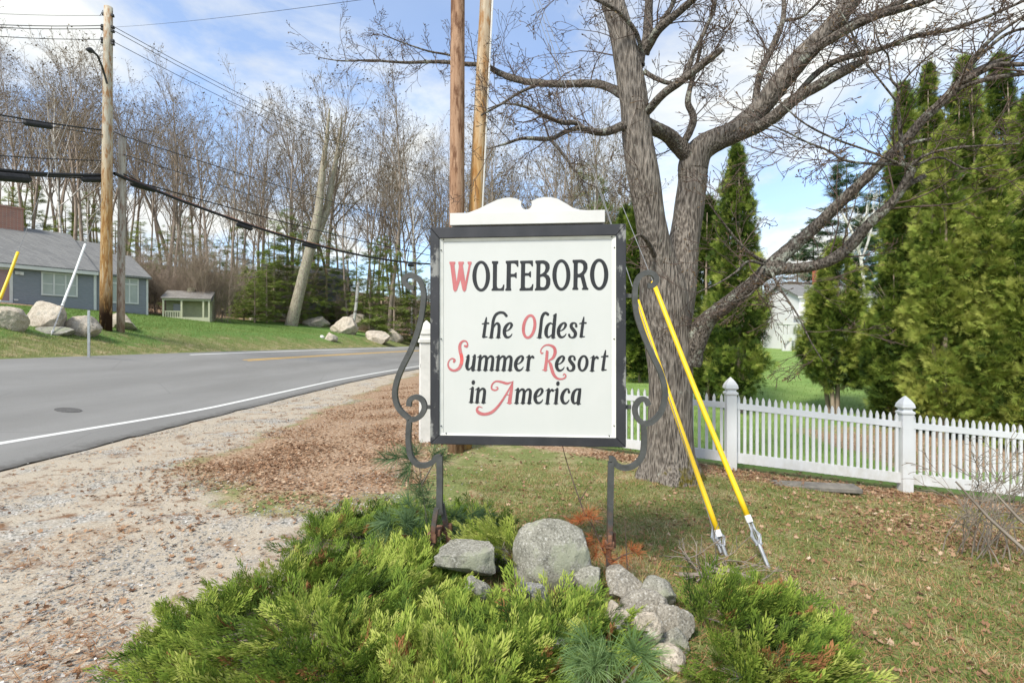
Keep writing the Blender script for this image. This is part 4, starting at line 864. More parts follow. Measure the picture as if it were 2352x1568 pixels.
# ---------------------------------------------------------------- rocks
def rock(label, c, dims, mat, seed, rz=0.0, flat=0.0, name="boulder", sub=5, group=None, cuts=9, sharp=.95, prof=None, cat="rock"):
    import bmesh
    bm = bmesh.new(); bmesh.ops.create_icosphere(bm, subdivisions=sub, radius=1); R = random.Random(seed); pl = []
    for k in range(cuts):
        d = Vector((R.gauss(0, 1), R.gauss(0, 1), R.gauss(0, .8))).normalized(); pl.append((d, R.uniform(.42, .8)))
    for v in bm.verts:
        p = v.co.copy()
        for d, h in pl:
            e = p.dot(d) - h - .03 * mnoise.noise(p * 4 + d * 9)
            if e > 0: p -= d * e * (.55 + .4 * sharp)
        nn = mnoise.fractal(p * 1.4 + Vector((seed, 0, 0)), 1, 2, 5); p *= 1 + .06 * nn + .05 * mnoise.fractal(p * 3.2 + Vector((0, seed, 3)), 1, 2, 4)
        p *= 1 + .02 * mnoise.noise(p * 7 + Vector((0, seed, 0))) + .009 * mnoise.noise(p * 19)
        if prof: p = prof(p)
        v.co = Vector((p.x * dims[0] / 2, p.y * dims[1] / 2, p.z * dims[2] / 2))
    lo = [min(v.co[k] for v in bm.verts) for k in range(3)]; hi = [max(v.co[k] for v in bm.verts) for k in range(3)]
    for v in bm.verts: v.co = Vector([((v.co[k] - lo[k]) / (hi[k] - lo[k]) - .5) * dims[k] for k in range(3)])
    me = bpy.data.meshes.new(name); bm.to_mesh(me); bm.free(); me.materials.append(M[mat]); me.polygons.foreach_set("use_smooth", np.ones(len(me.polygons), bool)); me.set_sharp_from_angle(angle=.42)
    o = link(name, me); o.location = c; o.rotation_euler = (0, flat, rz); return tag(o, label, cat, group)
def rk(label, u0, v0, u1, v1, Y, mat, seed, dep=.8, **k):
    s = Y / FPX; c = P((u0 + u1) / 2, (v0 + v1) / 2, Y); w, h = (u1 - u0) * s, (v1 - v0) * s; return rock(label, c, (w * 1.06, w * dep, h * 1.1), mat, seed, **k)
def bigp(p):
    p = p.copy(); p.z *= (1.0 - .16 * max(0, p.x + .15)); p.x *= 1 + .10 * (-p.z); p.x = math.copysign(abs(p.x) ** .85, p.x); p.z = math.copysign(abs(p.z) ** .8, p.z); return p
rk("big rounded light grey granite boulder standing under the middle of the sign", 1182, 1197, 1352, 1360, 3.85, "granite", 3, .7, cuts=3, sharp=.3, prof=bigp, sub=5)
rk("flat topped pointed granite rock at the foot of the left iron post", 1000, 1250, 1136, 1326, 3.75, "granite", 17, .8, cuts=8, prof=lambda p: Vector((p.x - .35 * abs(p.y) * (p.x < 0), p.y, min(p.z, .22 + .12 * p.x))))
rk("small grey stone tucked behind the flat topped rock", 1118, 1264, 1180, 1318, 4.0, "granite_dark", 5, .8)
rk("grey stone below the flat topped rock, sunk among juniper", 1066, 1326, 1126, 1400, 3.45, "granite", 8, .8)
rk("dark bluish slanting stone in front of the big boulder", 1176, 1335, 1256, 1412, 3.45, "granite_dark", 21, .7, flat=.5)
rk("small stone wedged at the right foot of the big boulder", 1318, 1300, 1378, 1362, 3.7, "granite", 10, .8)
rk("rough stone directly behind the right iron post's foot", 1392, 1306, 1496, 1392, 3.72, "mortar", 12, .9)
rk("squarish tan stone block left in the mortared pile", 1386, 1386, 1456, 1468, 3.22, "granite_warm", 14, .8)
rk("large mortared lump in the middle of the right hand stone pile", 1430, 1360, 1536, 1476, 3.42, "mortar", 23, .8, sub=5)
rk("mossy topped stone at the right end of the mortared pile", 1508, 1388, 1592, 1482, 3.30, "mortar", 31, .7)
rk("rounded tan stone set in the middle of the mortared lump", 1458, 1406, 1522, 1472, 3.12, "granite_warm", 33, .5, cuts=4)
rk("sloping ledge stone at the top right of the mortared pile", 1452, 1326, 1548, 1412, 3.62, "granite", 34, .8)
rk("pale stone low in the mortared pile above the round cobble", 1484, 1440, 1578, 1512, 3.2, "granite", 25, .8)
rk("narrow stone at the lower left of the mortared pile", 1424, 1462, 1500, 1530, 3.14, "mortar", 35, .8)
rk("round grey cobble at the bottom of the mortared pile", 1496, 1480, 1572, 1546, 3.06, "granite_warm", 27, .9, cuts=2, sharp=.1)
rk("small dark stone low among the juniper by the blue green pine", 1262, 1466, 1304, 1500, 2.95, "granite_dark", 29, .9, cuts=3)
yb = YL - 1.2
def rkb(label, u0, v0, u1, v1, mat, seed, Y=None, **k):
    Y = Y or G((u0 + u1) / 2, v1 - 2).y + .5; return rk(label, u0, v0, u1, v1 + 4, Y, mat, seed, **k)
rkb("grey cracked boulder cut off by the photo's left edge", -12, 707, 57, 767, "granite_warm", 41, cuts=9, sub=5)
rkb("largest pale boulder of the row in front of the grey house", 56, 694, 153, 759, "granite_warm", 44, cuts=9, sub=5, sharp=.6)
rkb("egg shaped pinkish boulder left of the scorched pole", 152, 727, 229, 778, "granite_warm", 43, cuts=3, sharp=.2, sub=5)
rkb("boulder behind the scorched pole and the cut off pole", 246, 720, 309, 760, "granite_warm", 46, Y=YL + 1.6, cuts=6)
rkb("low flat rock in the bank below the largest pale boulder", 74, 750, 160, 772, "granite", 47, cuts=4)
for u0, v0, u1, v1, s, l in ((698, 728, 752, 752, 51, "low rounded grey boulder at the lawn's far end right of the leaning trunk"), (757, 729, 822, 768, 52, "large jagged boulder with a flat face at the lawn's far corner"),
                          (800, 722, 846, 760, 53, "rounded boulder just behind the jagged one at the lawn corner"), (744, 764, 775, 786, 54, "small grey rock beside a tiny white one by the road"),
                          (838, 760, 895, 788, 55, "leaf strewn grey rock in the roadside bank left of the scroll"), (886, 756, 926, 786, 56, "rock in the roadside bank closest to the sign's left scroll"), (572, 726, 584, 738, 57, "small stump like rock alone on the lawn's back edge"),
                          (895, 738, 915, 756, 60, "small dark boulder above the leafy roadside bank"), (734, 770, 745, 780, 58, "tiny white stone at the corner of the far lawn")):
    rkb(l, u0, v0, u1, v1, "granite_warm" if s != 58 else "white_paint", s, sub=4)
# ---------------------------------------------------------------- tree growing
def grow(R, p, d, L, r, level, out, spec, k=None):
    """append (pts, radii, sides, level) polylines; spec[level] = (n_children, len_ratio, angle, first, wob, up)"""
    k = k or (9 if level == 0 else 5 if level == 1 else 4 if level == 2 else 3); pts = [np.array(p, float)]; d = np.array(d, float); d /= np.linalg.norm(d); n_, lr, ang, first, wob, up = spec[level]
    for i in range(k):
        d = d + R.normal(0, wob, 3); d[2] += up; d /= np.linalg.norm(d); pts.append(pts[-1] + d * L / k)
    pts = np.array(pts); end = .25 if level else .12; rad = r * (1 - (1 - end) * np.linspace(0, 1, k + 1) ** .9); out.append((pts, rad, 7 if level == 0 else 4 if level == 1 else 3, level))
    if level + 1 >= len(spec): return
    for j in range(n_):
        t = first + (1 - first) * (j + R.uniform(.2, .8)) / n_; q = t * k; i = min(int(q), k - 1); pp = pts[i] + (pts[i + 1] - pts[i]) * (q - i); tg = pts[i + 1] - pts[i]; tg /= np.linalg.norm(tg)
        a = R.uniform(0, 2 * math.pi); ref = np.array([math.cos(a), math.sin(a), R.uniform(-.3, .3)]); s = ref - tg * ref.dot(tg); s /= np.linalg.norm(s) + 1e-9; an = ang * R.uniform(.7, 1.25)
        shape = (1 - .55 * t) if level == 0 else (1 - .5 * t)
        grow(R, pp, tg * math.cos(an) + s * math.sin(an), L * lr * shape * R.uniform(.7, 1.2), max(rad[i] * .55, .004), level + 1, out, spec)
QV = np.array([[-.5, 0, 0], [.5, 0, 0], [.5, 1, .1], [-.5, 1, .1]]); QF = np.array([[0, 1, 2, 3]]); QT = np.zeros(4)
def bare_meshes(seed, H, r0, spec, rmin, leafy=0, trunk="forest_bark", twig="forest_twig"):
    R = np.random.default_rng(seed); out = []; grow(R, (0, 0, -.5), (R.normal(0, .03), R.normal(0, .03), 1), H, r0, 0, out, spec)
    tr = tubes_mesh("trunk", [(p, np.maximum(r, rmin), n) for p, r, n, l in out if l < 2], M[trunk], True); tw = tubes_mesh("twigs", [(p, np.maximum(r, rmin), n) for p, r, n, l in out if l >= 2], M[twig])
    bd = None
    if leafy:
        tips = np.array([p[-1] for p, r, n, l in out if l >= len(spec) - 2]); tips = tips[R.random(len(tips)) < leafy]; N = len(tips); d = R.normal(0, 1, (N, 3))
        bd = scatter("buds", QV, QF, QT, tips, rot_basis(d), R.uniform(.07, .17, N), np.zeros(N), M["bud"])
    return tr, tw, bd
SPEC = [(17, .42, .62, .36, .035, .02), (7, .52, .6, .2, .09, .05), (5, .5, .6, .15, .13, .03), (0, 0, 0, 0, .18, .02)]
SPEC2 = [(13, .55, .5, .42, .05, .02), (8, .5, .65, .15, .11, .06), (5, .5, .7, .1, .15, .02), (0, 0, 0, 0, .2, .0)]
kinds = [bare_meshes(100 + i, 24, .2 + .035 * (i % 3), SPEC if i % 2 else SPEC2, .011, (.7 if i in (0, 2, 3) else .3)) for i in range(9)]
birch = [bare_meshes(140 + i, 20, .15, SPEC, .010, .1, "birch") for i in range(2)]
SPB = [(5, .6, .35, .05, .06, .03), (6, .5, .5, .2, .1, .05), (4, .5, .6, .2, .14, .03), (0, 0, 0, 0, .16, .0)]
def brush_mesh(seed, n=14, H=4.0, spread=1.2, r=.018):
    R = np.random.default_rng(seed); out = []
    for k in range(n): a = R.uniform(0, 6.28); grow(R, (R.normal(0, spread * .4), R.normal(0, spread * .4), -.2), (math.cos(a) * .3, math.sin(a) * .3, 1), H * R.uniform(.5, 1.1), r, 0, out, SPB)
    return tubes_mesh("stems", [(p, np.maximum(q, .006), 3) for p, q, n_, l in out], M["brush"])
brushes = [brush_mesh(200 + i, 18, 5.5) for i in range(4)]
def place_tree(name, label, cat, meshes, x, y, s, rz, group=None, dz=0.0, sxy=None, lean=(0, 0)):
    o = thing(name, label, cat, (x, y, zf(x, y) + dz), rz, group); o.scale = (sxy or s, sxy or s, s); o.rotation_euler = (lean[0], lean[1], rz)
    for n_, me in meshes:
        if me: link(n_, me, o)
    return o
def bt(k): return (("trunk", k[0]), ("twigs", k[1]), ("foliage", k[2]))  # foliage part: bud and dry leaf specks at the twig tips
RT = random.Random(11)
def forest_label(u, y):
    if u < 110: return "bare grey trunked tree rising behind the grey house's chimney and roof"
    if u < 240: return "bare tree behind the grey house roof, left of the tallest pole"
    if u < 365: return "bare tree behind the house's lower wing, right of the tallest pole"
    if u < 500: return "bare tree standing in the woods behind the green playhouse"
    if u < 660: return "bare tree in the woods between the playhouse and the leaning trunk"
    if u < 850: return "bare tree in the woods behind and right of the leaning trunk"
    if u < 1040: return "bare tree in the woods between the lawn boulders and the sign"
    return "bare tree behind the sign's white pediment, left of the maple"
spots = []
for k in range(108):
    for _ in range(40):
        u = RT.uniform(-160, 1045); y = RT.uniform(51, 96) if u < 360 else RT.uniform(50, 95) if u < 640 else RT.uniform(57, 100); x = (u - CU) / FPX * y
        if u < 40 and y < 56: continue
        if all((x - a) ** 2 + (y - b) ** 2 > 4 for a, b, _u in spots): break
    spots.append((x, y, u))
for k in range(16):
    for _ in range(40):
        u = RT.uniform(-120, 330); y = RT.uniform(58, 92); x = (u - CU) / FPX * y
        if all((x - a) ** 2 + (y - b) ** 2 > 3 for a, b, _u in spots): break
    spots.append((x, y, u))
for k in range(46):
    for _ in range(40):
        u = RT.uniform(1040, 1470); y = RT.uniform(46, 95); x = (u - CU) / FPX * y
        if all((x - a) ** 2 + (y - b) ** 2 > 4 for a, b, _u in spots): break
    spots.append((x, y, u))
for i, (x, y, u) in enumerate(spots):
    if 560 < u < 640 and y < 60 and False: continue
    s = RT.uniform(.76, 1.04) * (1.0 if u < 740 else 1.22) if u < 1040 else RT.uniform(.8, 1.05)
    if i % 13 == 5: place_tree("birch_tree", "white barked " + forest_label(u, y).replace("bare grey trunked tree", "birch").replace("bare tree", "birch"), "tree", bt(birch[i % 2]), x, y, s * 1.05, RT.uniform(0, 6.28), "birches in the woods")
    else: place_tree("bare_tree", forest_label(u, y), "tree", bt(kinds[i % 9]), x, y, s, RT.uniform(0, 6.28), "bare trees of the roadside woods", sxy=s * RT.uniform(.8, 1.05))
for k in range(34):
    u = RT.uniform(1470, 2500); y = RT.uniform(78, 120); x = (u - CU) / FPX * y
    s = RT.uniform(.42, .62); place_tree("bare_tree", "short bare tree in the brown thicket beyond the right hand lawn", "tree", bt(kinds[k % 9]), x, y, s, RT.uniform(0, 6.28), "far trees beyond the right lawn")
for k in range(70):
    u = RT.uniform(300, 1040) if k < 54 else RT.uniform(1040, 1480); y = G(min(u, 980), 744 if u < 760 else 752).y + RT.uniform(.5, 9) if u < 1040 else RT.uniform(38, 60)
    y = max(y, 44 if u < 520 else 59 if u < 1040 else 50); y = min(y, 72) + (RT.uniform(0, 20) if k % 3 == 0 else 0); x = (u - CU) / FPX * y
    place_tree("bare_shrub", "leafless brown shrub along the edge of the roadside woods", "shrub", (("stems", brushes[k % 4]),), x, y, RT.uniform(.7, 1.3), RT.uniform(0, 6.28), "undergrowth of the roadside woods")
for k in range(26):
    u = RT.uniform(1700, 1860) if k < 14 else RT.uniform(1480, 2300); y = RT.uniform(66, 84); x = (u - CU) / FPX * y
    place_tree("bare_shrub", "leafless brown shrub in the thicket beside the white house", "shrub", (("stems", brushes[k % 4]),), x, y, RT.uniform(1.2, 2.0), RT.uniform(0, 6.28), "thicket beside the white house")
# leaning forked trunk at the lawn's far edge
def pix_tree(name, label, limbs, twig_spec, seed, mats=("forest_bark", "forest_twig"), n_tw=8, tl=3.0, tr=.03, rmin=.011):
    R = np.random.default_rng(seed); base = P(*limbs[0][0][:2], limbs[0][0][3]); o = thing(name, label, "tree", tuple(base)); L = []; out = []; b = np.array(base)
    for limb in limbs:
        q = [np.array((*P(u, v, Y), w / 2 / FPX * Y)) for u, v, w, Y in limb]; C = np.array(catmull(q, 5)); L.append((C[:, :3] - b, C[:, 3], 9))
        for k in range(n_tw):
            i = int(R.uniform(.35, .97) * (len(C) - 1)); d = C[min(i + 1, len(C) - 1), :3] - C[i - 1, :3]; d /= np.linalg.norm(d); d = d + R.normal(0, .7, 3); d[2] += .3; grow(R, C[i, :3] - b, d, tl * R.uniform(.5, 1.2), tr, 0, out, twig_spec, k=5)
    link("trunk", tubes_mesh("trunk", L, M[mats[0]], True), o); link("twigs", tubes_mesh("twigs", [(p, np.maximum(r, rmin), 4 if l == 0 else 3) for p, r, n, l in out], M[mats[1]]), o); return o
TWS = [(7, .5, .6, .1, .1, .03), (5, .5, .6, .15, .14, .02), (0, 0, 0, 0, .15, 0)]
yl = min(G(672, 741).y, 54.0); print("YL", yl, G(672, 741).y)
pix_tree("leaning_tree", "thick pale trunk leaning right and forking at the lawn's far edge", [[(668, 750, 30, yl), (683, 690, 25, yl), (700, 620, 23, yl), (718, 550, 22, yl), (732, 480, 18, yl), (740, 400, 14, yl), (750, 320, 9, yl), (757, 250, 4, yl)],
         [(714, 565, 18, yl), (732, 530, 18, yl + .5), (750, 480, 17, yl + 1), (762, 420, 13, yl + 1), (776, 340, 8, yl + 2), (786, 270, 3, yl + 2)]], TWS, 5, ("pale_bark", "forest_twig"), n_tw=14, tl=5, tr=.06)
pix_tree("birch_snag", "short broken white birch stub between lawn boulders and scroll", [[(812, 742, 7, 58), (818, 700, 7, 58), (821, 665, 7, 58), (823, 648, 6, 58)]], TWS, 6, ("birch", "forest_twig"), n_tw=2, tl=1.5)
# ---------------------------------------------------------------- conifers
def fan(n=9, seed=0, w=.13, spread=1.5, bend=.15):
    R = random.Random(seed); V, T = [], []
    for k in range(n):
        a = (k / (n - 1) - .5) * spread; L = (1 - .35 * abs(a)) * R.uniform(.8, 1.1); o = R.uniform(0, .25); dx, dy = math.sin(a), math.cos(a); b = bend * R.uniform(-1, 1)
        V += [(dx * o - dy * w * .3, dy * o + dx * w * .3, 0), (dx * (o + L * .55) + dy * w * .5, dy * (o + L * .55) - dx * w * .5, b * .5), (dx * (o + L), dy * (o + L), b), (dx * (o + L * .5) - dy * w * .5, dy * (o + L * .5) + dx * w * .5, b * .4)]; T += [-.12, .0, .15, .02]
    V = np.array(V); return V, np.arange(len(V)).reshape(-1, 4), np.array(T)
FV, FF, FT = fan(13, 0, .065, 1.7)
def arbor_mesh(seed, H, r, NC=260, low=.06, lump=.38, base_t=.42, size=.24, per=22):
    """crown of separate feathery clumps round several stems"""
    R = np.random.default_rng(seed); n0 = NC * 2; h = R.random(n0) ** .92; prof = np.clip(h / .12, .3, 1) ** .5 * (1 - h ** 2.2) ** .72; a = R.uniform(0, 2 * math.pi, n0)
    nzv = np.array([mnoise.noise(Vector((math.cos(x) * 1.6 + seed * 3.3, math.sin(x) * 1.6, q * H * .9))) for x, q in zip(a, h)]); k = nzv > -.3; h, a, prof, nzv = [q[k][:NC] for q in (h, a, prof, nzv)]; NC = len(h)
    rr = r * prof * (1 + lump * 1.5 * nzv) * (1 - .5 * R.random(NC) ** 2) * (1 + R.normal(0, .1, NC)); c = np.stack([np.cos(a) * rr, np.sin(a) * rr, H * (low + (1 - low) * h)], -1)
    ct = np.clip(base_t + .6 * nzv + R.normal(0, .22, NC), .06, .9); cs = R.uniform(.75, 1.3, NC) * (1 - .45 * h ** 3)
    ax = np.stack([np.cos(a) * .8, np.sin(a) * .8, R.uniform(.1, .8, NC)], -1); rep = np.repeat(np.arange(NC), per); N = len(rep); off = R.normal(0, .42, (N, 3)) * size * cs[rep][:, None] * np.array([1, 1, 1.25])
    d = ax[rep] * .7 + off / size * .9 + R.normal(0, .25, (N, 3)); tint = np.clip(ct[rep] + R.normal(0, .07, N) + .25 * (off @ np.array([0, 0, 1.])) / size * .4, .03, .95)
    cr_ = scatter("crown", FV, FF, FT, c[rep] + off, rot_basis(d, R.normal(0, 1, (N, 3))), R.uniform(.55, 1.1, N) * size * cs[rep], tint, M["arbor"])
    L = []
    for k in range(4):
        x, y = R.normal(0, r * .28, 2); L.append((np.array([(x * .4, y * .4, -.3), (x, y, H * .3), (x * 1.3, y * 1.3, H * .6), (x * .8, y * .8, H * .92)]), [.07, .055, .04, .012], 6))
    for k in range(60):
        q = R.uniform(.08, .8); b = R.uniform(0, 6.28); e = r * .8; L.append((np.array([(0, 0, H * q), (math.cos(b) * e * .5, math.sin(b) * e * .5, H * q + .15), (math.cos(b) * e, math.sin(b) * e, H * q + .5)]), [.016, .011, .005], 4))
    return tubes_mesh("trunk", L, M["brush"], True), cr_
ARB = [("tall dark narrow cedar with its top just right of the maple's trunk", 1692, 335, 108, 16, 1, .38), ("dark cedar directly behind the maple's right trunk", 1628, 455, 96, 17.5, 2, .3), ("dark cedar seen between the sign's right edge and the maple", 1472, 440, 92, 23, 3, .26), ("smaller dark cedar behind the sign's right edge", 1438, 480, 74, 26, 4, .26),
       ("short open cedar with a bare lower stem in the middle of the lawn", 1922, 560, 132, 16, 5, .5), ("leftmost tall cedar of the big right hand screen", 2076, 195, 104, 15, 6, .46), ("slender pointed cedar top, second of the right hand screen", 2130, 152, 110, 16, 7, .42), ("bright yellow green cedar in front of the screen's middle", 2165, 300, 150, 13.2, 8, .66),
       ("tall cedar behind the bright yellow green one", 2215, 138, 140, 14.6, 9, .45), ("tall dark cedar crossed by the maple's upper right limbs", 2296, 132, 150, 15, 10, .36), ("light green cedar near the photo's right edge", 2275, 330, 140, 12.6, 11, .6), ("cedar cut off by the photo's right edge", 2372, 210, 170, 13.4, 12, .4), ("low bushy cedar at the screen's left foot", 2048, 590, 120, 14.4, 13, .42), ("low green cedar at the photo's right edge", 2350, 520, 120, 12, 14, .5)]
for l, u, vt, wD, Y, sd, bt_ in ARB:
    x = (u - CU) / FPX * Y; z = zf(x, Y); H = HC - (vt - CV) / FPX * Y - z; r = wD / FPX * Y / 2 * (.84 if u < 2000 else .72); o = thing("cedar_tree", l, "tree", (x, Y, z))
    tr, crn = arbor_mesh(sd, H, r, int(90 + 84 * H * r / .7), .2 if sd == 5 else .05, .46, bt_ - .06, .19 if Y < 20 else .28); link("trunk", tr, o); link("crown", crn, o)
def layered(seed, H, r, nb, mat, size, droop, dens, bare=.1, tint0=.5, trunk_r=.14, gap=1.0):
    R = np.random.default_rng(seed); L = [(np.array([(0, 0, -.4), (R.normal(0, .05), 0, H * .5), (0, 0, H)]), [trunk_r, trunk_r * .65, .015], 7)]; pos, dr, tn = [], [], []
    for k in range(nb):
        q = bare + (1 - bare) * ((k + R.random()) / nb) ** gap; a = R.uniform(0, 6.28); e = r * (1 - q) ** .75 * R.uniform(.6, 1.15) + .15; z0 = H * q; c, s = math.cos(a), math.sin(a)
        pts = np.array([(0, 0, z0), (c * e * .5, s * e * .5, z0 + e * (.12 - droop * .3)), (c * e, s * e, z0 + e * (.12 - droop))]); L.append((pts, [.03 * (1 - q) + .012, .015, .006], 4)); m = max(3, int(dens * e))
        for j in range(m):
            t = R.uniform(.25, 1.02); p = pts[0] + (pts[2] - pts[0]) * t; off = (1 - t * .6) * e * .28 * R.normal(); pos.append(p + np.array([-s * off, c * off, R.normal(0, .05) + e * .03])); dr.append([c * .8 - s * np.sign(off) * .6, s * .8 + c * np.sign(off) * .6, R.normal(.05, .2)]); tn.append(tint0 + R.normal(0, .18))
    pos, dr = np.array(pos), np.array(dr); N = len(pos)
    return tubes_mesh("trunk", L, M["brush"], True), scatter("crown", FV, FF, FT, pos, rot_basis(dr, np.array([[0, 0, 1.]]) + R.normal(0, .3, (N, 3))), R.uniform(.7, 1.3, N) * size, np.clip(tn, .02, .95), M[mat])
hems = [layered(300 + i, 9, 2.6, 70, "hemlock", .46, .22, 11, .04, .55) for i in range(3)]; pines = [layered(320 + i, 17, 4.6, 44, "pine", .75, -.02, 20, .25, .42, .22, .85) for i in range(2)]
HEM = [(630, 56.5, 1.2), (660, 58, 1.4), (560, 51, .6), (585, 50, .62), (612, 53, .75), (706, 66, 1.4), (850, 60, 1.15), (905, 59, 1.2), (955, 60, 1.1), (880, 70, 1.4), (800, 66, 1.1), (322, 52, .95), (505, 58, .9), (470, 62, 1.0), (545, 64, 1.2), (985, 63, .9), (750, 66, 1.4), (20, 60, 1.0), (75, 64, 1.15), (150, 60, .95), (205, 66, 1.2), (265, 58, .9), (385, 58, 1.0), (425, 66, 1.2)]
def hem_label(u):
    return {0: "green hemlock in the dark evergreen clump left of the leaning trunk", 1: "green hemlock in the understorey right of the leaning trunk", 2: "dark hemlock in the woods behind the playhouse", 3: "dark hemlock in the woods behind the grey house roof"}[3 if u < 300 else 0 if 560 < u < 710 else 1 if u >= 710 else 2]
for i, (u, y, s) in enumerate(HEM):
    x = (u - CU) / FPX * y
    l = {585: "low bushy bright green hemlock right of the playhouse", 322: "dark hemlock behind the grey house's right wing"}.get(u, hem_label(u))
    place_tree("hemlock_tree", l, "tree", (("trunk", hems[i % 3][0]), ("crown", hems[i % 3][1])), x, y, s, i * 1.7, "hemlocks in the woods")
for u, y, s, l in ((1352, 62, 1.28, "dark pine rising behind the pediment's right half"), (1308, 70, 1.1, "dark pine behind the pediment's notch"), (1412, 66, 1.05, "pine between the pediment and the maple"), (1385, 84, 1.3, "farther pine behind the pediment's right half")):
    place_tree("pine_tree", l, "tree", (("trunk", hems[0][0]), ("crown", hems[1][1])), (u - CU) / FPX * y, y, s * 1.9, u, "pines behind the sign")
for u, y, vt, l, k in ((1945, 74, 362, "tall white pine with layered boughs behind the white house", 0), (1868, 80, 500, "white pine left of the tall one, over the white house roof", 1), (2020, 76, 420, "white pine partly hidden by the cedar screen's left end", 1), (1832, 84, 540, "small distant white pine under the maple's low limb", 0)):
    x = (u - CU) / FPX * y; z = zf(x, y); H = HC - (vt - CV) / FPX * y - z; place_tree("white_pine", l, "tree", (("trunk", pines[k][0]), ("crown", pines[k][1])), x, y, H / 17, u)
pix_tree("birch_tree", "white limbed birch in front of the white house, among the pines", [[(1975, 800, 7, 40), (1985, 700, 7, 40), (1978, 600, 7, 40), (1960, 540, 6, 40), (1935, 490, 4, 40)], [(1978, 600, 5, 40), (1998, 540, 5, 40), (2008, 480, 3, 40)], [(1972, 575, 4, 40), (1985, 530, 4, 39), (1992, 470, 3, 39)], [(1965, 640, 4, 40), (1940, 600, 3, 40), (1915, 590, 2, 40)]], TWS, 9, ("birch", "birch"), n_tw=5, tl=2.5, tr=.025)
# russet leaved sapling in the woods
R = np.random.default_rng(77); xr = (462 - CU) / FPX * 50; rt = place_tree("oak_sapling", "young oak still holding rust coloured leaves behind the playhouse", "tree", bt(kinds[1])[:1], xr, 50, .42, 0)
N = 420; pp = np.stack([R.normal(0, 1.7, N), R.normal(0, 1.7, N), R.normal(15.5, 3.6, N)], -1); link("leaves", scatter("leaves", FV[:12], FF[:3], FT[:12], pp, rot_basis(R.normal(0, 1, (N, 3))), R.uniform(.3, .7, N), R.random(N), M["russet"]), rt)
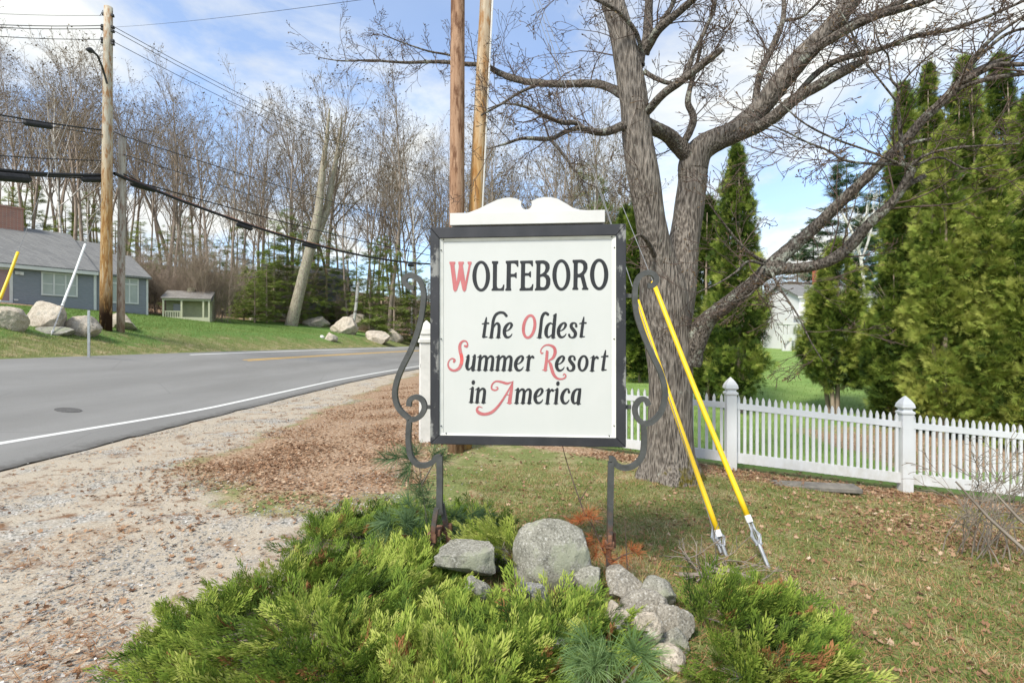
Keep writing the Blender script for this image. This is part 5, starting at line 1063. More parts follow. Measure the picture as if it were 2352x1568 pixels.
# ---------------------------------------------------------------- the big maple
def mk_maple():
    R = np.random.default_rng(4); Y0 = 7.6; base = G(1540, 1098); Y0 = base.y; b = np.array(base); o = thing("maple_tree", "big bare maple with a split trunk and spreading lichened limbs beside the sign", "tree", tuple(base))
    K = Y0 / 7.6
    trunkL = [[(1541, 1140, 178, 7.6), (1541, 1092, 148, 7.6), (1540, 1040, 124, 7.6), (1540, 960, 112, 7.6), (1538, 880, 108, 7.6), (1534, 800, 116, 7.6), (1528, 720, 122, 7.6), (1522, 660, 112, 7.58), (1512, 600, 90, 7.5), (1500, 540, 78, 7.4), (1489, 480, 74, 7.35), (1477, 400, 78, 7.3), (1466, 320, 76, 7.3), (1457, 240, 70, 7.3), (1444, 160, 66, 7.3), (1428, 80, 60, 7.3), (1406, 0, 55, 7.3), (1384, -90, 48, 7.3), (1370, -220, 34, 7.3), (1362, -380, 12, 7.2)],
              [(1545, 760, 80, 7.65), (1553, 690, 92, 7.7), (1562, 620, 84, 7.75), (1572, 550, 74, 7.8), (1583, 480, 70, 7.85), (1591, 420, 68, 7.85), (1594, 376, 72, 7.85), (1612, 342, 66, 7.8), (1652, 318, 58, 7.7), (1692, 298, 54, 7.6), (1745, 250, 50, 7.45), (1790, 192, 52, 7.3), (1850, 122, 48, 7.1), (1910, 60, 44, 6.9), (1975, -20, 40, 6.7), (2050, -110, 34, 6.5), (2140, -230, 22, 6.3), (2210, -330, 8, 6.2)]]
    limbs = [[(1604, 352, 52, 7.8), (1660, 326, 40, 7.65), (1710, 305, 37, 7.5), (1762, 280, 34, 7.35), (1830, 226, 32, 7.15), (1900, 185, 29, 7.0), (1950, 158, 26, 6.9), (1992, 136, 14, 6.8)],
        [(1822, 238, 20, 7.2), (1841, 205, 18, 7.15), (1880, 165, 17, 7.1), (1930, 137, 16, 7.0), (2012, 116, 15, 6.8), (2098, 85, 13, 6.6), (2200, 64, 11, 6.4), (2300, 25, 8, 6.2), (2400, -20, 5, 6)],
        [(1818, 176, 24, 7.1), (1852, 130, 26, 6.95), (1910, 89, 26, 6.75), (1995, 44, 24, 6.5), (2081, 17, 20, 6.3), (2150, -6, 16, 6.1), (2280, -60, 8, 5.9)],
        [(1860, 128, 24, 7.0), (1915, 78, 24, 7.0), (1990, 40, 20, 7.0), (2060, 10, 17, 7.0), (2140, -40, 12, 7)],
        [(1735, 262, 24, 7.4), (1738, 215, 20, 7.5), (1748, 164, 19, 7.6), (1780, 96, 17, 7.7), (1798, 48, 14, 7.8), (1800, 0, 11, 7.9), (1790, -60, 6, 8)],
        [(1798, 48, 9, 7.8), (1840, 40, 8, 7.7), (1880, 5, 6, 7.6), (1910, -30, 4, 7.5)],
        [(1590, 372, 56, 7.85), (1560, 336, 46, 7.75), (1530, 310, 42, 7.6), (1496, 292, 44, 7.4), (1466, 284, 44, 7.3)],
        [(1452, 226, 34, 7.3), (1420, 212, 25, 7.5), (1399, 201, 24, 7.8), (1365, 192, 22, 8.1), (1297, 193, 21, 8.6), (1239, 191, 20, 9.1), (1187, 183, 19, 9.6), (1146, 167, 17, 10.0), (1112, 151, 14, 10.2), (1068, 147, 11, 10.3), (1003, 142, 10, 10.4), (931, 144, 8, 10.5), (852, 139, 6, 10.6), (784, 140, 4, 10.7), (730, 132, 2, 10.8)],
        [(1460, 286, 34, 7.3), (1428, 290, 26, 7.2), (1392, 304, 21, 7.1), (1358, 301, 19, 7.0), (1331, 294, 16, 6.9), (1297, 304, 13, 6.9), (1262, 319, 13, 6.9), (1201, 318, 10, 6.9), (1160, 331, 7, 6.9), (1119, 342, 4, 7)],
        [(1340, 300, 16, 6.95), (1322, 283, 14, 6.9), (1290, 281, 13, 6.8), (1245, 264, 11, 6.7), (1208, 246, 9, 6.6), (1160, 238, 5, 6.5), (1120, 250, 3, 6.5)],
        [(1262, 319, 8, 6.9), (1290, 350, 8, 6.8), (1318, 390, 7, 6.7), (1345, 440, 6, 6.6), (1356, 478, 5, 6.6)],
        [(1232, 195, 9, 9.1), (1190, 215, 8, 9.3), (1150, 240, 7, 9.4), (1105, 265, 5, 9.5)],
        [(1068, 147, 6, 10.3), (1035, 128, 6, 10.2), (985, 118, 5, 10.1), (930, 100, 4, 10), (880, 80, 3, 9.9)],
        [(1480, 262, 26, 7.25), (1495, 247, 24, 7.1), (1525, 215, 23, 6.9), (1568, 184, 22, 6.7), (1602, 157, 22, 6.6), (1640, 128, 20, 6.5), (1660, 112, 18, 6.45)],
        [(1575, 178, 14, 6.7), (1590, 130, 12, 6.7), (1620, 70, 11, 6.7), (1640, 20, 10, 6.8), (1650, -40, 6, 6.9)],
        [(1462, 150, 40, 7.3), (1470, 120, 34, 7.3), (1486, 92, 28, 7.3), (1489, 34, 25, 7.4), (1492, -30, 20, 7.4), (1500, -120, 10, 7.5)],
        [(1480, 118, 30, 7.3), (1493, 100, 27, 7.2), (1515, 66, 24, 7.0), (1568, 20, 20, 6.8), (1625, -30, 16, 6.6), (1700, -100, 8, 6.4)],
        [(1488, 96, 16, 7.3), (1520, 50, 15, 7.5), (1545, 10, 14, 7.6), (1560, -50, 9, 7.7)],
        [(1472, 110, 12, 7.2), (1457, 68, 13, 7.05), (1416, 24, 12, 6.9), (1362, -4, 10, 6.8), (1300, -30, 5, 6.7)],
        [(1480, 165, 14, 7.2), (1510, 182, 13, 7.1), (1545, 192, 11, 7.0), (1580, 180, 8, 6.9)],
        [(1560, 345, 18, 7.7), (1585, 300, 22, 7.7), (1592, 268, 20, 7.7), (1580, 235, 18, 7.7), (1588, 190, 15, 7.7), (1600, 150, 12, 7.7), (1612, 100, 8, 7.6)],
        [(1580, 830, 70, 7.55), (1608, 762, 58, 7.4), (1628, 732, 50, 7.3), (1660, 706, 48, 7.15), (1705, 671, 44, 6.95), (1745, 637, 42, 6.8), (1770, 613, 46, 6.7), (1800, 585, 40, 6.65), (1832, 556, 36, 6.6), (1869, 524, 34, 6.5), (1944, 452, 31, 6.3), (2019, 380, 28, 6.1), (2074, 329, 28, 5.95), (2122, 273, 26, 5.8), (2166, 232, 26, 5.7), (2205, 188, 22, 5.6), (2232, 140, 14, 5.5), (2286, 82, 10, 5.35), (2360, 32, 7, 5.2), (2450, -30, 4, 5)],
        [(2190, 200, 20, 5.65), (2240, 172, 18, 5.5), (2290, 150, 16, 5.4), (2352, 148, 12, 5.3), (2440, 150, 8, 5.2)], [(2160, 240, 16, 5.7), (2210, 200, 15, 5.6), (2270, 182, 14, 5.45), (2352, 170, 12, 5.3), (2450, 166, 7, 5.1)], [(2215, 165, 11, 5.6), (2260, 120, 10, 5.5), (2310, 80, 9, 5.4), (2370, 60, 6, 5.2)], [(2200, 185, 18, 5.6), (2250, 160, 18, 5.55), (2300, 138, 10, 5.5), (2336, 129, 3, 5.5)],
        [(1770, 620, 40, 6.7), (1800, 617, 33, 6.6), (1858, 613, 30, 6.45), (1910, 596, 32, 6.3), (1954, 563, 34, 6.2), (1985, 526, 30, 6.1), (2020, 492, 26, 6.0), (2057, 456, 24, 5.9), (2085, 410, 24, 5.8), (2094, 384, 20, 5.75)],
        [(2090, 388, 12, 5.75), (2072, 370, 11, 5.75), (2068, 300, 10, 5.7), (2062, 240, 9, 5.65), (2064, 205, 8, 5.6), (2046, 180, 6, 5.6), (2040, 130, 5, 5.6), (2020, 100, 4, 5.5), (1995, 20, 3, 5.5)], [(2064, 205, 6, 5.6), (2085, 175, 5, 5.5), (2120, 140, 5, 5.4), (2160, 108, 4, 5.3), (2230, 60, 2, 5.2)], [(2062, 236, 6, 5.65), (2025, 190, 5, 5.6), (1980, 130, 5, 5.6), (1950, 60, 4, 5.5), (1925, 20, 3, 5.5)],
        [(2085, 378, 9, 5.75), (2000, 376, 8, 5.7), (1940, 368, 7, 5.7), (1900, 345, 6, 5.7), (1850, 325, 5, 5.7), (1800, 300, 4, 5.7), (1720, 265, 3, 5.7)], [(2060, 374, 7, 5.7), (1990, 345, 6, 5.6), (1920, 320, 6, 5.5), (1850, 285, 5, 5.4), (1790, 235, 3, 5.4)], [(2095, 378, 10, 5.75), (2130, 355, 8, 5.6), (2190, 340, 7, 5.5), (2260, 335, 5, 5.4), (2340, 330, 3, 5.3)], [(2100, 380, 8, 5.75), (2160, 362, 6, 5.6), (2220, 388, 4, 5.5), (2290, 378, 2, 5.4)],
        [(2046, 470, 12, 5.9), (2080, 430, 15, 5.85), (2125, 404, 12, 5.8)], [(2050, 350, 12, 6.0), (2090, 330, 11, 5.9), (2140, 318, 6, 5.8)],
        [(1505, 590, 16, 7.3), (1490, 560, 12, 7.1), (1470, 540, 8, 6.9), (1445, 552, 4, 6.8)], [(1768, 605, 14, 6.7), (1735, 590, 10, 6.6), (1700, 560, 7, 6.5), (1660, 510, 5, 6.4), (1630, 470, 3, 6.4)], [(1762, 610, 10, 6.7), (1720, 600, 8, 6.5), (1690, 625, 6, 6.4), (1650, 650, 4, 6.3), (1600, 672, 3, 6.2)], [(1758, 605, 10, 6.7), (1740, 640, 8, 6.5), (1728, 672, 6, 6.4), (1690, 690, 4, 6.3), (1640, 696, 3, 6.2)], [(1770, 620, 9, 6.6), (1790, 660, 7, 6.5), (1830, 720, 5, 6.4), (1860, 780, 4, 6.4), (1890, 830, 2, 6.4)]]
    def pts(l, n=6):
        C = np.array(catmull([np.array((*P(u, v, Y * K), w / 2 / FPX * Y * K * .91)) for u, v, w, Y in l], n)); C[:, :3] -= b; e = C[-1].copy(); e[:3] += (C[-1, :3] - C[-2, :3]) * .12; e[3] = .002; return np.vstack([C, e])
    T, Lm, out = [], [], []
    for l in trunkL:
        C = pts(l, 8); n = 28; V, F = tube_np(C[:, :3], C[:, 3], n); ctr = np.repeat(C[:, :3], n, 0); d = V - ctr
        s = np.array([1 + .10 * mnoise.noise(Vector(tuple(p * np.array([3.0, 3.0, .9])))) + .035 * mnoise.noise(Vector(tuple(p * np.array([14., 14., 2.5])))) for p in V]); flare = np.array([max(0, .35 - p[2]) for p in V]); ang = np.arctan2(d[:, 1], d[:, 0])
        s += flare * .55 * np.maximum(0, np.cos(ang * 4 + .7)); T.append((ctr + d * s[:, None], F))
    off = 0; Vs, Fs = [], []
    for V, F in T: Vs.append(V); Fs.append(F + off); off += len(V)
    link("trunk", raw_mesh("trunk", np.concatenate(Vs), np.concatenate(Fs), M["maple_bark"], smooth=True), o)
    allC = [pts(l) for l in limbs]
    for C in allC: C[2:, 3] *= .88
    off = 0; Vs, Fs = [], []
    for C in allC:
        V, F = tube_np(C[:, :3], C[:, 3], 11); ctr = np.repeat(C[:, :3], 11, 0); s = np.array([1 + .16 * mnoise.noise(Vector(tuple(p * 5.0))) + .07 * mnoise.noise(Vector(tuple(p * 17.0))) for p in V]); Vs.append(ctr + (V - ctr) * s[:, None]); Fs.append(F + off); off += len(V)
    link("limbs", raw_mesh("limbs", np.concatenate(Vs), np.concatenate(Fs), M["maple_limb"], smooth=True), o)
    TW = [(5, .55, .75, .12, .16, .02), (4, .55, .8, .15, .2, .01), (0, 0, 0, 0, .22, 0)]
    for C in allC + [pts(l) for l in trunkL]:
        seg = np.linalg.norm(np.diff(C[:, :3], axis=0), axis=1); Ltot = seg.sum(); rmax = C[:, 3].max()
        n = int(Ltot * (5.0 if rmax < .16 else 1.8))
        for k in range(n):
            i = int(R.uniform(.22 if rmax < .2 else .5, .99) * (len(C) - 1)); d = C[min(i + 1, len(C) - 1), :3] - C[max(i - 1, 0), :3]; d /= np.linalg.norm(d) + 1e-9; q = R.normal(0, 1, 3); q -= d * q.dot(d); q /= np.linalg.norm(q); d = d * R.uniform(.2, .9) + q + np.array([0, 0, .35])
            if C[i, 2] < 1.5: continue
            grow(R, C[i, :3], d, R.uniform(.35, 1.15) * (1.25 if C[i, 3] > .04 else 1), min(C[i, 3] * .5, R.uniform(.007, .013)), 0, out, TW, k=6)
    link("twigs", tubes_mesh("twigs", [(p, np.maximum(r, .0034), 4 if l == 0 else 3) for p, r, n, l in out], M["twig"]), o)
    tips = np.array([p[-1] for p, r, n, l in out if l > 0]); dd = np.array([p[-1] - p[-2] for p, r, n, l in out if l > 0]); N = len(tips)
    link("foliage", scatter("buds", QV * np.array([.45, 1, 1]), QF, QT, tips, rot_basis(dd, R.normal(0, 1, (N, 3))), R.uniform(.015, .032, N), np.zeros(N), M["bud"]), o)  # this part is the buds at the twig tips, no leaves
mk_maple()
# ---------------------------------------------------------------- juniper bed
def plume(seed=0):
    R = random.Random(seed); V, F, T = [], [], []
    def leaf(p, d, L, w, t):
        d = Vector(d).normalized(); s = d.cross(Vector((R.uniform(-.5, .5), R.uniform(-.5, .5), 1))).normalized() * w; b = len(V); p = Vector(p); m = p + d * L * .45
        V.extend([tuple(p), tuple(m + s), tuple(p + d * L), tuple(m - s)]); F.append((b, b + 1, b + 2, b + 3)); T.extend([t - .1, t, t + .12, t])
    n = 13
    for k in range(n):
        y = .05 + .95 * k / n; z = .25 * y * y; sl = .42 * (1 - y * .72) * R.uniform(.8, 1.15)
        for s in (-1, 1):
            d = Vector((s * .62, .78, R.uniform(.0, .5))).normalized()
            for j in range(3):
                q = sl * (j + .5) / 3; pp = Vector((0, y, z)) + d * q; e = Vector((s * R.uniform(-.5, .9), 1, R.uniform(-.2, .7))); leaf(pp, e, .13 + .05 * R.random(), .0165, .05 * j)
            leaf(Vector((0, y, z)) + d * sl, d + Vector((0, .5, .3)), .14, .017, .2)
        if k > n - 4: leaf((0, y, z), (R.uniform(-.3, .3), 1, .5), .16, .022, .15)
    return np.array(V), np.array(F), np.array(T)
PL = [plume(i) for i in range(3)]
def juniper(label, cx, cy, rx, ry, h, N, seed, tint=.45, size=.19, dead=.05):
    R = np.random.default_rng(seed); q = np.sqrt(R.random(N)); a = R.uniform(0, 6.28, N); dx, dy = np.cos(a) * q, np.sin(a) * q
    wob = np.array([1 + .28 * mnoise.noise(Vector((math.cos(t) * 1.5, math.sin(t) * 1.5, seed))) for t in a]); x, y = cx + dx * rx * wob, cy + dy * ry * wob
    lump = np.array([mnoise.noise(Vector((p * 2.6, r_ * 2.6, seed * 1.7))) for p, r_ in zip(x, y)]); dome = h * (1 - q ** 2.4) * (.8 + .7 * lump) ; t = R.random(N) ** .42
    z = zt(x, y) + .02 + np.maximum(dome, .02) * t; pos = np.stack([x, y, z], -1); la = R.uniform(0, 6.28)
    sw = np.array([6.28 * mnoise.noise(Vector((p * 1.1, r_ * 1.1, seed * 3.1 + 8))) for p, r_ in zip(x, y)])
    d = np.stack([dx * .8 + .7 * np.cos(sw), dy * .8 + .7 * np.sin(sw) - .2, .10 + .34 * R.random(N) ** 1.5], -1) + R.normal(0, .26, (N, 3))
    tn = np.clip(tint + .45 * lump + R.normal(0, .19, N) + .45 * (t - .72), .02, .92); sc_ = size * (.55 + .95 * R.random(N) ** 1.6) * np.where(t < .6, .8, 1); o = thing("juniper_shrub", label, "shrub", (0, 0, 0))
    o.location = (cx, cy, zf(cx, cy)); pos -= np.array(o.location); B = rot_basis(d, None, R.normal(0, .5, N)); dm = (R.random(N) < dead) | (R.random(N) < .0)
    Vs, Fs, Ts, off = [], [], [], 0
    for k in range(3):
        m = (np.arange(N) % 3 == k) & ~dm; tv, tf, tt = PL[k]; V = np.einsum('nij,tj->nti', B[m] * sc_[m][:, None, None], tv) + pos[m][:, None]; n = m.sum()
        Vs.append(V.reshape(-1, 3)); Fs.append((tf[None] + (np.arange(n) * len(tv))[:, None, None]).reshape(-1, 4) + off); Ts.append((tt[None] + tn[m][:, None]).ravel()); off += n * len(tv)
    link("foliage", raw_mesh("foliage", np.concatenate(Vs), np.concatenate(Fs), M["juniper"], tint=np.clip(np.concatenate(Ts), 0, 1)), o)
    if dm.any(): link("dead_foliage", scatter("dead_foliage", *PL[0], pos[dm] + np.array([0, 0, .015]), B[dm], sc_[dm] * .8, R.random(dm.sum()), M["dead_juniper"]), o)
    L = []
    for k in range(int(10 + N / 22)):
        i = R.integers(N); e = pos[i]; p0 = e * .25; p0[2] = -.02; L.append((np.array([p0, (p0 + e) / 2 + np.array([0, 0, .03]), e]), [.008, .006, .003], 5))
    link("stems", tubes_mesh("stems", L, M["wood_grey"], True), o); return o
juniper("wide spreading juniper filling the bed's left side beside the gravel", -1.3, 3.5, .93, .92, .15, 1600, 1, .46)
juniper("bright green juniper across the photo's bottom, in front of the rocks", -.52, 2.68, .88, .62, .11, 1500, 2, .52, dead=.04)
juniper("darker juniper at the back left of the bed behind the left iron post", -1.42, 4.95, .56, .8, .24, 760, 3, .34)
juniper("juniper right of the mortared stone pile", 1.6, 3.42, .40, .48, .12, 420, 4, .36)
juniper("bright juniper tongue between the big boulder and the stone pile", .3, 3.16, .34, .16, .06, 200, 5, .6, .2)
juniper("low juniper behind the left iron post and the flat rock", -.62, 5.2, .55, .55, .2, 480, 6, .36)
juniper("juniper at the bottom right below the round cobble", 1.5, 2.85, .34, .3, .08, 300, 7, .4)
juniper("juniper directly below the mortared pile at the photo's bottom", .28, 2.72, .36, .3, .1, 360, 8, .55, dead=.05)
juniper("small juniper tuft between the flat rock and the big boulder", -.12, 4.15, .2, .25, .22, 120, 9, .5, .2)
# ---------------------------------------------------------------- young pines in the bed
def tuft_t(n=46, seed=0, w=.011, spread=.75):
    R = np.random.default_rng(seed); V, F, T = [], [], []
    for k in range(n):
        d = R.normal(0, spread, 3); d[1] += 1.0; d /= np.linalg.norm(d); L = R.uniform(.75, 1.05); s = np.cross(d, R.normal(0, 1, 3)); s = s / np.linalg.norm(s) * w; b = len(V); m = d * L * .6 + np.array([0, 0, -.03]); e = d * L + np.array([0, 0, -.12])
        V += [-s * .6, s * .6, m + s, m - s, e + s * .3, e - s * .3]; F += [(b, b + 1, b + 2, b + 3), (b + 3, b + 2, b + 4, b + 5)]; T += [-.15, -.15, 0, 0, .15, .15]
    return np.array(V), np.array(F), np.array(T)
TU = tuft_t(); TU2 = tuft_t(110, 2, .010, 1.1)
def sapling(name, label, stems, tufts, mat, size, seed, per=3, tmpl=TU, bark="twig_pale", r=.008):
    R = np.random.default_rng(seed); b = P(*stems[0][0]); o = thing(name, label, "plant", tuple(b)); L = []
    for s in stems: q = catmull([np.array(P(*p)) for p in s], 5); L.append((np.array(q) - np.array(b), np.linspace(r, r * .4, len(q)), 5))
    link("stem", tubes_mesh("stem", L, M[bark], True), o)
    if tufts:
        pos, d = [], []
        for (u, v, Y, dx, dz) in tufts:
            for k in range(per): pos.append(np.array(P(u, v, Y)) - np.array(b) + R.normal(0, size * .22, 3)); d.append(np.array([dx, -.35, dz]) + R.normal(0, .3, 3))
        N = len(pos); link("needles", scatter("needles", *tmpl, np.array(pos), rot_basis(np.array(d)), R.uniform(.75, 1.15, N) * size, R.uniform(.25, .75, N), M[mat]), o)
    return o
sapling("pine_sapling", "feathery white pine seedling growing round the left iron post", [[(985, 1262, 4.5), (978, 1180, 4.5), (968, 1110, 4.5), (962, 1060, 4.5)], [(985, 1262, 4.6), (1040, 1215, 4.7), (1085, 1190, 4.8)], [(970, 1110, 4.5), (995, 1065, 4.4), (1012, 1040, 4.3)], [(985, 1262, 4.4), (930, 1230, 4.3), (890, 1210, 4.2)]],
        [(955, 1048, 4.5, -.6, .7), (920, 1048, 4.5, -.8, .3), (940, 1066, 4.5, -.5, -.3), (1000, 1050, 4.4, .7, .5), (966, 1125, 4.5, -.3, .8), (985, 1150, 4.5, .2, .8), (945, 1165, 4.4, -.5, .6), (1052, 1185, 4.7, .6, .5), (1080, 1195, 4.8, .8, .2), (1050, 1215, 4.6, .5, -.2), (895, 1200, 4.2, -.6, .4), (935, 1195, 4.3, .1, .8), (880, 1232, 4.2, -.5, .1), (950, 1222, 4.3, .3, .5), (1000, 1215, 4.5, .3, .7), (1105, 1185, 4.9, .8, .3)], "pine", .17, 1, 4)
sapling("pine_sapling", "blue green pine seedling at the photo's bottom edge", [[(1400, 1600, 2.5), (1395, 1540, 2.47), (1385, 1500, 2.45)], [(1400, 1600, 2.5), (1455, 1540, 2.47), (1478, 1512, 2.45)], [(1400, 1600, 2.5), (1340, 1560, 2.45), (1315, 1540, 2.4)]],
        [(1385, 1500, 2.45, -.1, .8), (1360, 1490, 2.47, -.6, .4), (1478, 1508, 2.45, .6, .6), (1450, 1500, 2.45, .1, .8), (1425, 1540, 2.42, .2, .4), (1318, 1540, 2.4, -.7, .4), (1345, 1560, 2.36, -.2, .5), (1465, 1550, 2.36, .6, .2), (1400, 1560, 2.36, 0, .5)], "blue_pine", .15, 2, 1, TU2)
sapling("dead_pine_sapling", "dead pine seedling with orange needles beside the right iron post", [[(1408, 1345, 3.98), (1398, 1295, 3.98), (1380, 1250, 3.98), (1360, 1205, 3.98), (1345, 1180, 3.98)], [(1398, 1295, 3.98), (1430, 1275, 3.98), (1455, 1268, 3.98)]],
        [(1343, 1185, 3.98, -.5, .5), (1355, 1192, 3.98, .2, .6), (1335, 1195, 3.98, -.7, .1), (1362, 1235, 3.98, -.4, .2), (1385, 1262, 3.98, .3, .5), (1372, 1270, 3.98, -.3, 0), (1340, 1308, 3.9, -.6, -.1), (1392, 1290, 3.98, .4, .2), (1412, 1300, 3.95, .4, -.3), (1452, 1268, 3.98, .7, .2), (1430, 1280, 3.98, .4, -.3), (1405, 1322, 3.95, .2, -.4)], "dead_pine", .10, 3, 3, TU, "twig")
sapling("bare_sapling", "thin bare dark stem rising from the dead orange seedling past the sign's base", [[(1345, 1186, 4.0), (1325, 1130, 4.05), (1308, 1080, 4.1), (1296, 1040, 4.12), (1290, 1012, 4.14)], [(1332, 1150, 4.03), (1350, 1120, 4.0)]], [], "pine", .1, 4, bark="twig", r=.006)
sapling("bare_sapling", "thin upright bare stem just right of the right iron post", [[(1441, 1306, 3.9), (1438, 1250, 3.9), (1435, 1190, 3.9)]], [], "pine", .1, 5, bark="twig", r=.005)
sapling("pine_sapling", "soft green pine seedling at the bottom right among juniper", [[(1780, 1590, 2.95), (1782, 1540, 2.95)]], [(1782, 1530, 2.95, 0, .9), (1760, 1550, 2.95, -.6, .5), (1805, 1550, 2.95, .6, .5), (1730, 1560, 2.9, -.5, .5)], "pine", .12, 6, 3)
# twiggy shrub at right
R = np.random.default_rng(31); b = G(2250, 1275); o = thing("twiggy_shrub", "leafless twiggy shrub in front of the fence at the photo's right edge", "shrub", tuple(b)); out = []
for k in range(17):
    a = R.uniform(0, 6.28); grow(R, (R.normal(0, .22), R.normal(0, .12), -.05), (math.cos(a) * .32, math.sin(a) * .25, 1), R.uniform(.7, 1.25), .009, 0, out, [(6, .5, .55, .2, .1, .02), (4, .5, .6, .2, .15, .02), (0, 0, 0, 0, .18, 0)])
for e, s in (((2352, 1262, 4.4), (2195, 1105, 4.7)), ((2400, 1240, 4.5), (2280, 1125, 4.8))):
    p0, p1 = P(*e), P(*s); q = np.array([p0, p0.lerp(p1, .5) + Vector((0, 0, -.03)), p1]) - np.array(b); out.append((q, np.array([.016, .013, .007]), 5, 0))
link("stems", tubes_mesh("stems", [(p, np.maximum(r, .0028), 4) for p, r, n, l in out], M["twig_pale"]), o)
# fallen branch
R = np.random.default_rng(12); b = G(1625, 1322); o = thing("fallen_branch", "grey broken branch with twigs lying beside the guy anchors", "branch", tuple(b)); out = []
for path, r in (([(1560, 1330), (1600, 1336), (1640, 1322), (1665, 1330)], .02), ([(1620, 1308), (1650, 1318), (1700, 1330), (1760, 1352)], .016), ([(1575, 1290), (1595, 1312), (1612, 1330)], .008), ([(1600, 1345), (1640, 1310), (1680, 1295)], .008), ([(1570, 1346), (1612, 1330), (1640, 1300), (1645, 1282)], .007)):
    q = np.array([np.array(G(*p)) + np.array([0, 0, .03 + .03 * R.random()]) for p in path]); C = np.array(catmull(q, 4)) - np.array(b); out.append((C, np.linspace(r, r * .5, len(C)), 6))
    for k in range(4): i = R.integers(2, len(C)); d = R.normal(0, 1, 3); d[2] = abs(d[2]) * .5; grow(R, C[i - 1], d, .35, .006, 0, (tmp := []), [(3, .5, .6, .2, .1, 0), (0, 0, 0, 0, .1, 0)]); out += [(p, np.maximum(r_, .003), 4) for p, r_, n, l in tmp]
link("wood", tubes_mesh("wood", out, M["wood_grey"], True), o)
sp_ = G(1870, 1122); mb = MB(); mb.box((0, 0, .03), (1.15, .3, .07), -.2); o = mb.obj("stone_slab", M["moss_grey"], bevel=.012); o.location = sp_; tag(o, "weathered grey slab lying in leaves along the fence's foot", "slab")
# ---------------------------------------------------------------- ground litter (nobody could count it)
def in_bed(x, y): return ((x + .1) / 1.9) ** 2 + ((y - 3.5) / 1.3) ** 2 < 1
def sample(N, x0, x1, y0, y1, R, f=None, pw=1.0):
    xs, ys = [], []; tot = 0
    while tot < N:
        m = N * 3; y = y0 * (y1 / y0) ** R.random(m); x = R.uniform(x0, x1, m); k = (np.abs(x) < y * 1.05 + .4)
        if f is not None: k &= R.random(m) < np.array([f(a, c) for a, c in zip(x, y)]) if False else f(x, y) > R.random(m)
        xs.append(x[k]); ys.append(y[k]); tot += k.sum()
    return np.concatenate(xs)[:N], np.concatenate(ys)[:N]
def field(x, y, s, o=0.0): return np.array([mnoise.noise(Vector((a * s + o, c * s - o, o))) for a, c in zip(x, y)])
R = np.random.default_rng(50)
def micro_z(x, y): return zt(x, y) + np.array([nz(a, c, 2.3) * .022 + nz(a, c, 7.5, 5) * .008 for a, c in zip(x, y)])
def stuff(name, label, cat, tv, tf, tt, x, y, dz, B, s, tint, mat):
    pos = np.stack([x, y, micro_z(x, y) + dz], -1); tag(link(name, scatter(name, tv, tf, tt, pos, B, s, np.clip(tint, 0, 1), M[mat])), label, cat, kind="stuff")
BV = np.array([[-.06, 0, 0], [.06, 0, 0], [.045, .6, .08], [-.045, .6, .08], [0, 1, .2]]); BF = np.array([[0, 1, 2], [0, 2, 3], [3, 2, 4]]); BT = np.array([-.03, -.03, 0, 0, .03])
N = 120000; x, y = sample(N, -1.3, 9.5, 2.5, 8.6, R, lambda x, y: ((x > -.75 + .3 * np.sin(y * 3)) & (y < 8.5 - .0973 * (x - .88))).astype(float) * np.where(np.abs(y - 8.2 + .097 * x) < .3, .4, 1))
f1 = field(x, y, 1.5, 2) + .6 * field(x, y, 5, 8); dirn = np.stack([R.normal(0, 1, N), R.normal(0, 1, N), np.abs(R.normal(.55, .5, N))], -1)
stuff("grass", "thin green and straw coloured turf right of the sign", "grass", BV, BF, BT, x, y, -.004, rot_basis(dirn), R.uniform(.022, .062, N), .40 - .40 * f1 + R.normal(0, .17, N), "grass_blade")
N = 70000; x, y = sample(N, -60, -6, 15.5, 52, R, lambda x, y: ((-7.9 - (x - curve_c(y)) > 8.15) & (-7.9 - (x - curve_c(y)) < 23)).astype(float) * (x > -1.0 * y)); f1 = field(x, y, .5, 3) + .5 * field(x, y, 2.2, 9); u_ = -7.9 - (x - curve_c(y))
dirn = np.stack([R.normal(0, 1, N), R.normal(0, 1, N), np.abs(R.normal(1.0, .5, N))], -1)
stuff("grass", "green lawn grass with straw patches on the bank across the road", "grass", BV, BF, BT, x, y, -.01, rot_basis(dirn), R.uniform(.05, .13, N), np.clip(.26 - .22 * f1 + R.normal(0, .11, N) + .5 * np.exp(-(u_ - 8) / 1.6), 0, .95), "grass_blade")
N = 60000; x, y = sample(N, -2, 30, 9.0, 56, R, lambda x, y: ((y > np.where(x > 3.45, 8.6 - .0973 * (x - 3.45), 8.6 + .72 * (3.45 - x))) & (x > .1 * y)).astype(float)); f1 = field(x, y, .5, 13) + .5 * field(x, y, 2.2, 19)
dirn = np.stack([R.normal(0, 1, N), R.normal(0, 1, N), np.abs(R.normal(1.0, .5, N))], -1)
stuff("grass", "bright green lawn grass behind the white fence", "grass", BV, BF, BT, x, y, -.01, rot_basis(dirn), R.uniform(.04, .10, N), np.clip(.30 - .22 * f1 + R.normal(0, .11, N), 0, .95), "grass_blade")
N = 26000; x, y = sample(N, -1.2, 9.5, 2.5, 8.5, R, lambda x, y: ((x > -.6) & (y < 8.5 - .0973 * (x - .88))).astype(float))
dirn = np.stack([R.normal(0, 1, N), R.normal(0, 1, N), np.abs(R.normal(0, .12, N))], -1)
stuff("pine_needles", "dry pine needles and thatch lying in the turf right of the sign", "pine needles", BV * np.array([.45, 1, .5]), BF, BT, x, y, .006, rot_basis(dirn), R.uniform(.05, .11, N), R.random(N), "needle")
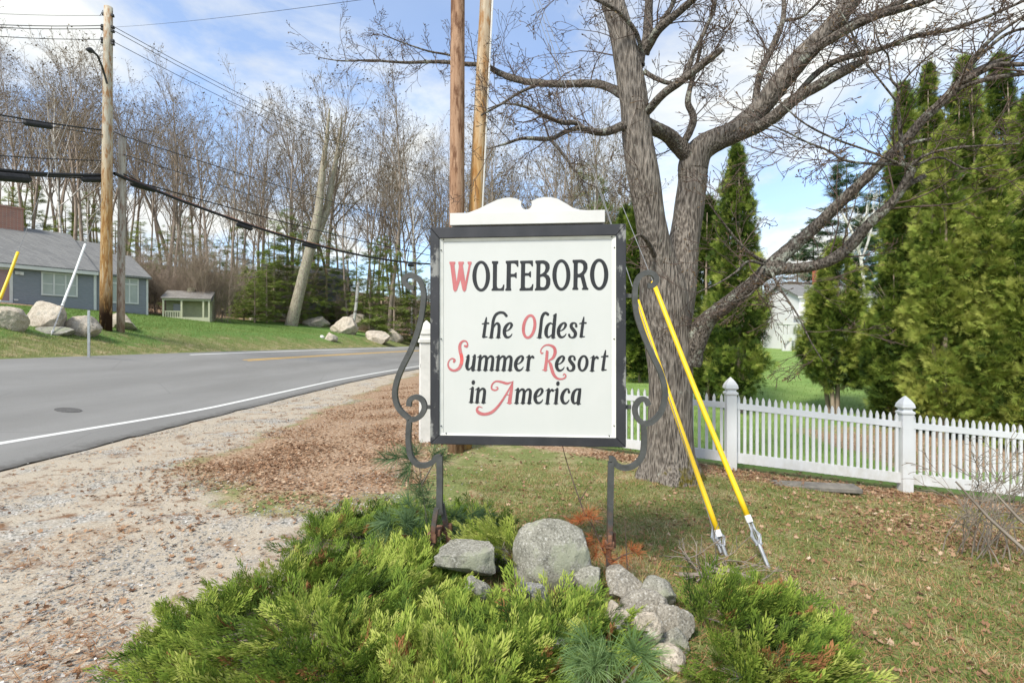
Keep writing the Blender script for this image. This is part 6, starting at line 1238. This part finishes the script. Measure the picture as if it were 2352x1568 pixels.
LV = np.array([[0, 0, 0], [.22, .18, .08], [.42, .22, .15], [.25, .45, .05], [.38, .72, .2], [.1, .75, .03], [0, 1.05, .16], [-.12, .72, .06], [-.36, .75, .14], [-.24, .45, .02], [-.44, .2, .18], [-.2, .17, .05]]); LF = np.array([[0, 1, 3], [1, 2, 3], [0, 3, 9], [3, 5, 9], [3, 4, 5], [5, 7, 9], [5, 6, 7], [7, 8, 9], [0, 9, 11], [9, 10, 11]]); LT = np.zeros(12)
def leaf_dens_right(x, y):
    fy = np.where(x > 3.45, 8.25 - .0973 * (x - 3.45), 8.25 + .72 * (3.45 - x)); d = np.exp(-((y - fy + .28) / .4) ** 2) + .6 * np.exp(-((x - 5.2) / 1.4) ** 2 - ((y - 6.1) / 1.0) ** 2) + .018; return np.where((y < fy + 1.2) & (x > -1.4), d, 0) * np.where(y > fy, .5, 1)
N = 6500; x, y = sample(N, -1.4, 9.5, 2.6, 9.4, R, leaf_dens_right); dirn = np.stack([R.normal(0, 1, N), R.normal(0, 1, N), R.normal(0, .25, N)], -1)
stuff("fallen_leaves", "brown fallen leaves along the fence foot and in the turf", "fallen leaves", LV, LF, LT, x, y, .012, rot_basis(dirn, np.array([[0, 0, 1.]]) + R.normal(0, .35, (N, 3))), R.uniform(.026, .066, N), R.beta(2, 2.2, N), "leaf")
def leaf_dens_left(x, y):
    u = -7.9 - (x - curve_c(y)); d = -u; l = smooth01((y - 4.6) / 4.0) * smooth01((d - 1.4) / 2.6) * smooth01((-.7 - x) / .8 + np.maximum(0, y - 8) * .12); l = l * np.clip(.55 + 1.4 * field(x, y, .9, 4), .08, 1); return np.where(d > .2, np.maximum(l ** 1.3, .03), 0)
N = 23000; x, y = sample(N, -9, 3, 3.0, 24, R, leaf_dens_left); k = ~in_bed(x, y); x, y = x[k], y[k]; N = len(x); dirn = np.stack([R.normal(0, 1, N), R.normal(0, 1, N), R.normal(0, .22, N)], -1)
stuff("fallen_leaves", "bed of brown leaves between the gravel verge and the sign", "fallen leaves", LV, LF, LT, x, y, .012, rot_basis(dirn, np.array([[0, 0, 1.]]) + R.normal(0, .35, (N, 3))), R.uniform(.02, .065, N) , R.beta(2, 2.2, N), "leaf")
N = 8000; x, y = sample(N, -8, -.5, 3.0, 15, R, lambda x, y: np.where(-7.9 - (x - curve_c(y)) < -.15, np.clip(field(x, y, .8, 6) * 2.2 + .12, .0, 1), 0)); dirn = np.stack([R.normal(0, 1, N) + .8, R.normal(0, 1, N), np.abs(R.normal(0, .12, N))], -1)
stuff("pine_needles", "drifts of brown pine needles on the gravel verge", "pine needles", BV * np.array([.45, 1, .5]), BF, BT, x, y, .006, rot_basis(dirn), R.uniform(.05, .12, N), R.random(N), "needle")
OV = np.array([[.5, 0, 0], [0, .42, 0], [-.5, .05, 0], [0, -.4, 0], [.05, 0, .32], [.3, .3, .12], [-.3, .28, .14], [-.28, -.27, .1], [.3, -.28, .15]]); OF = np.array([[0, 5, 4], [5, 1, 4], [1, 6, 4], [6, 2, 4], [2, 7, 4], [7, 3, 4], [3, 8, 4], [8, 0, 4], [0, 5, 1], [1, 6, 2], [2, 7, 3], [3, 8, 0]]); OT = np.zeros(9)
N = 30000; x, y = sample(N, -8, -.3, 2.8, 20, R, lambda x, y: np.where(-7.9 - (x - curve_c(y)) < .16 - .3 * R.random(len(x)), np.clip(.18 + 2.4 * field(x, y, .75, 1), .07, 1), 0) * np.where((y > 8) & (x > -5), .25, 1)); a = R.uniform(0, 6.28, N)
dirn = np.stack([np.cos(a), np.sin(a), R.normal(0, .2, N)], -1); sz = .009 + .03 * R.random(N) ** 3.2
stuff("gravel", "loose grey and white pebbles on the sandy verge", "gravel", OV, OF, OT, x, y, -.001, rot_basis(dirn), sz, R.beta(2, 2.2, N), "pebble")
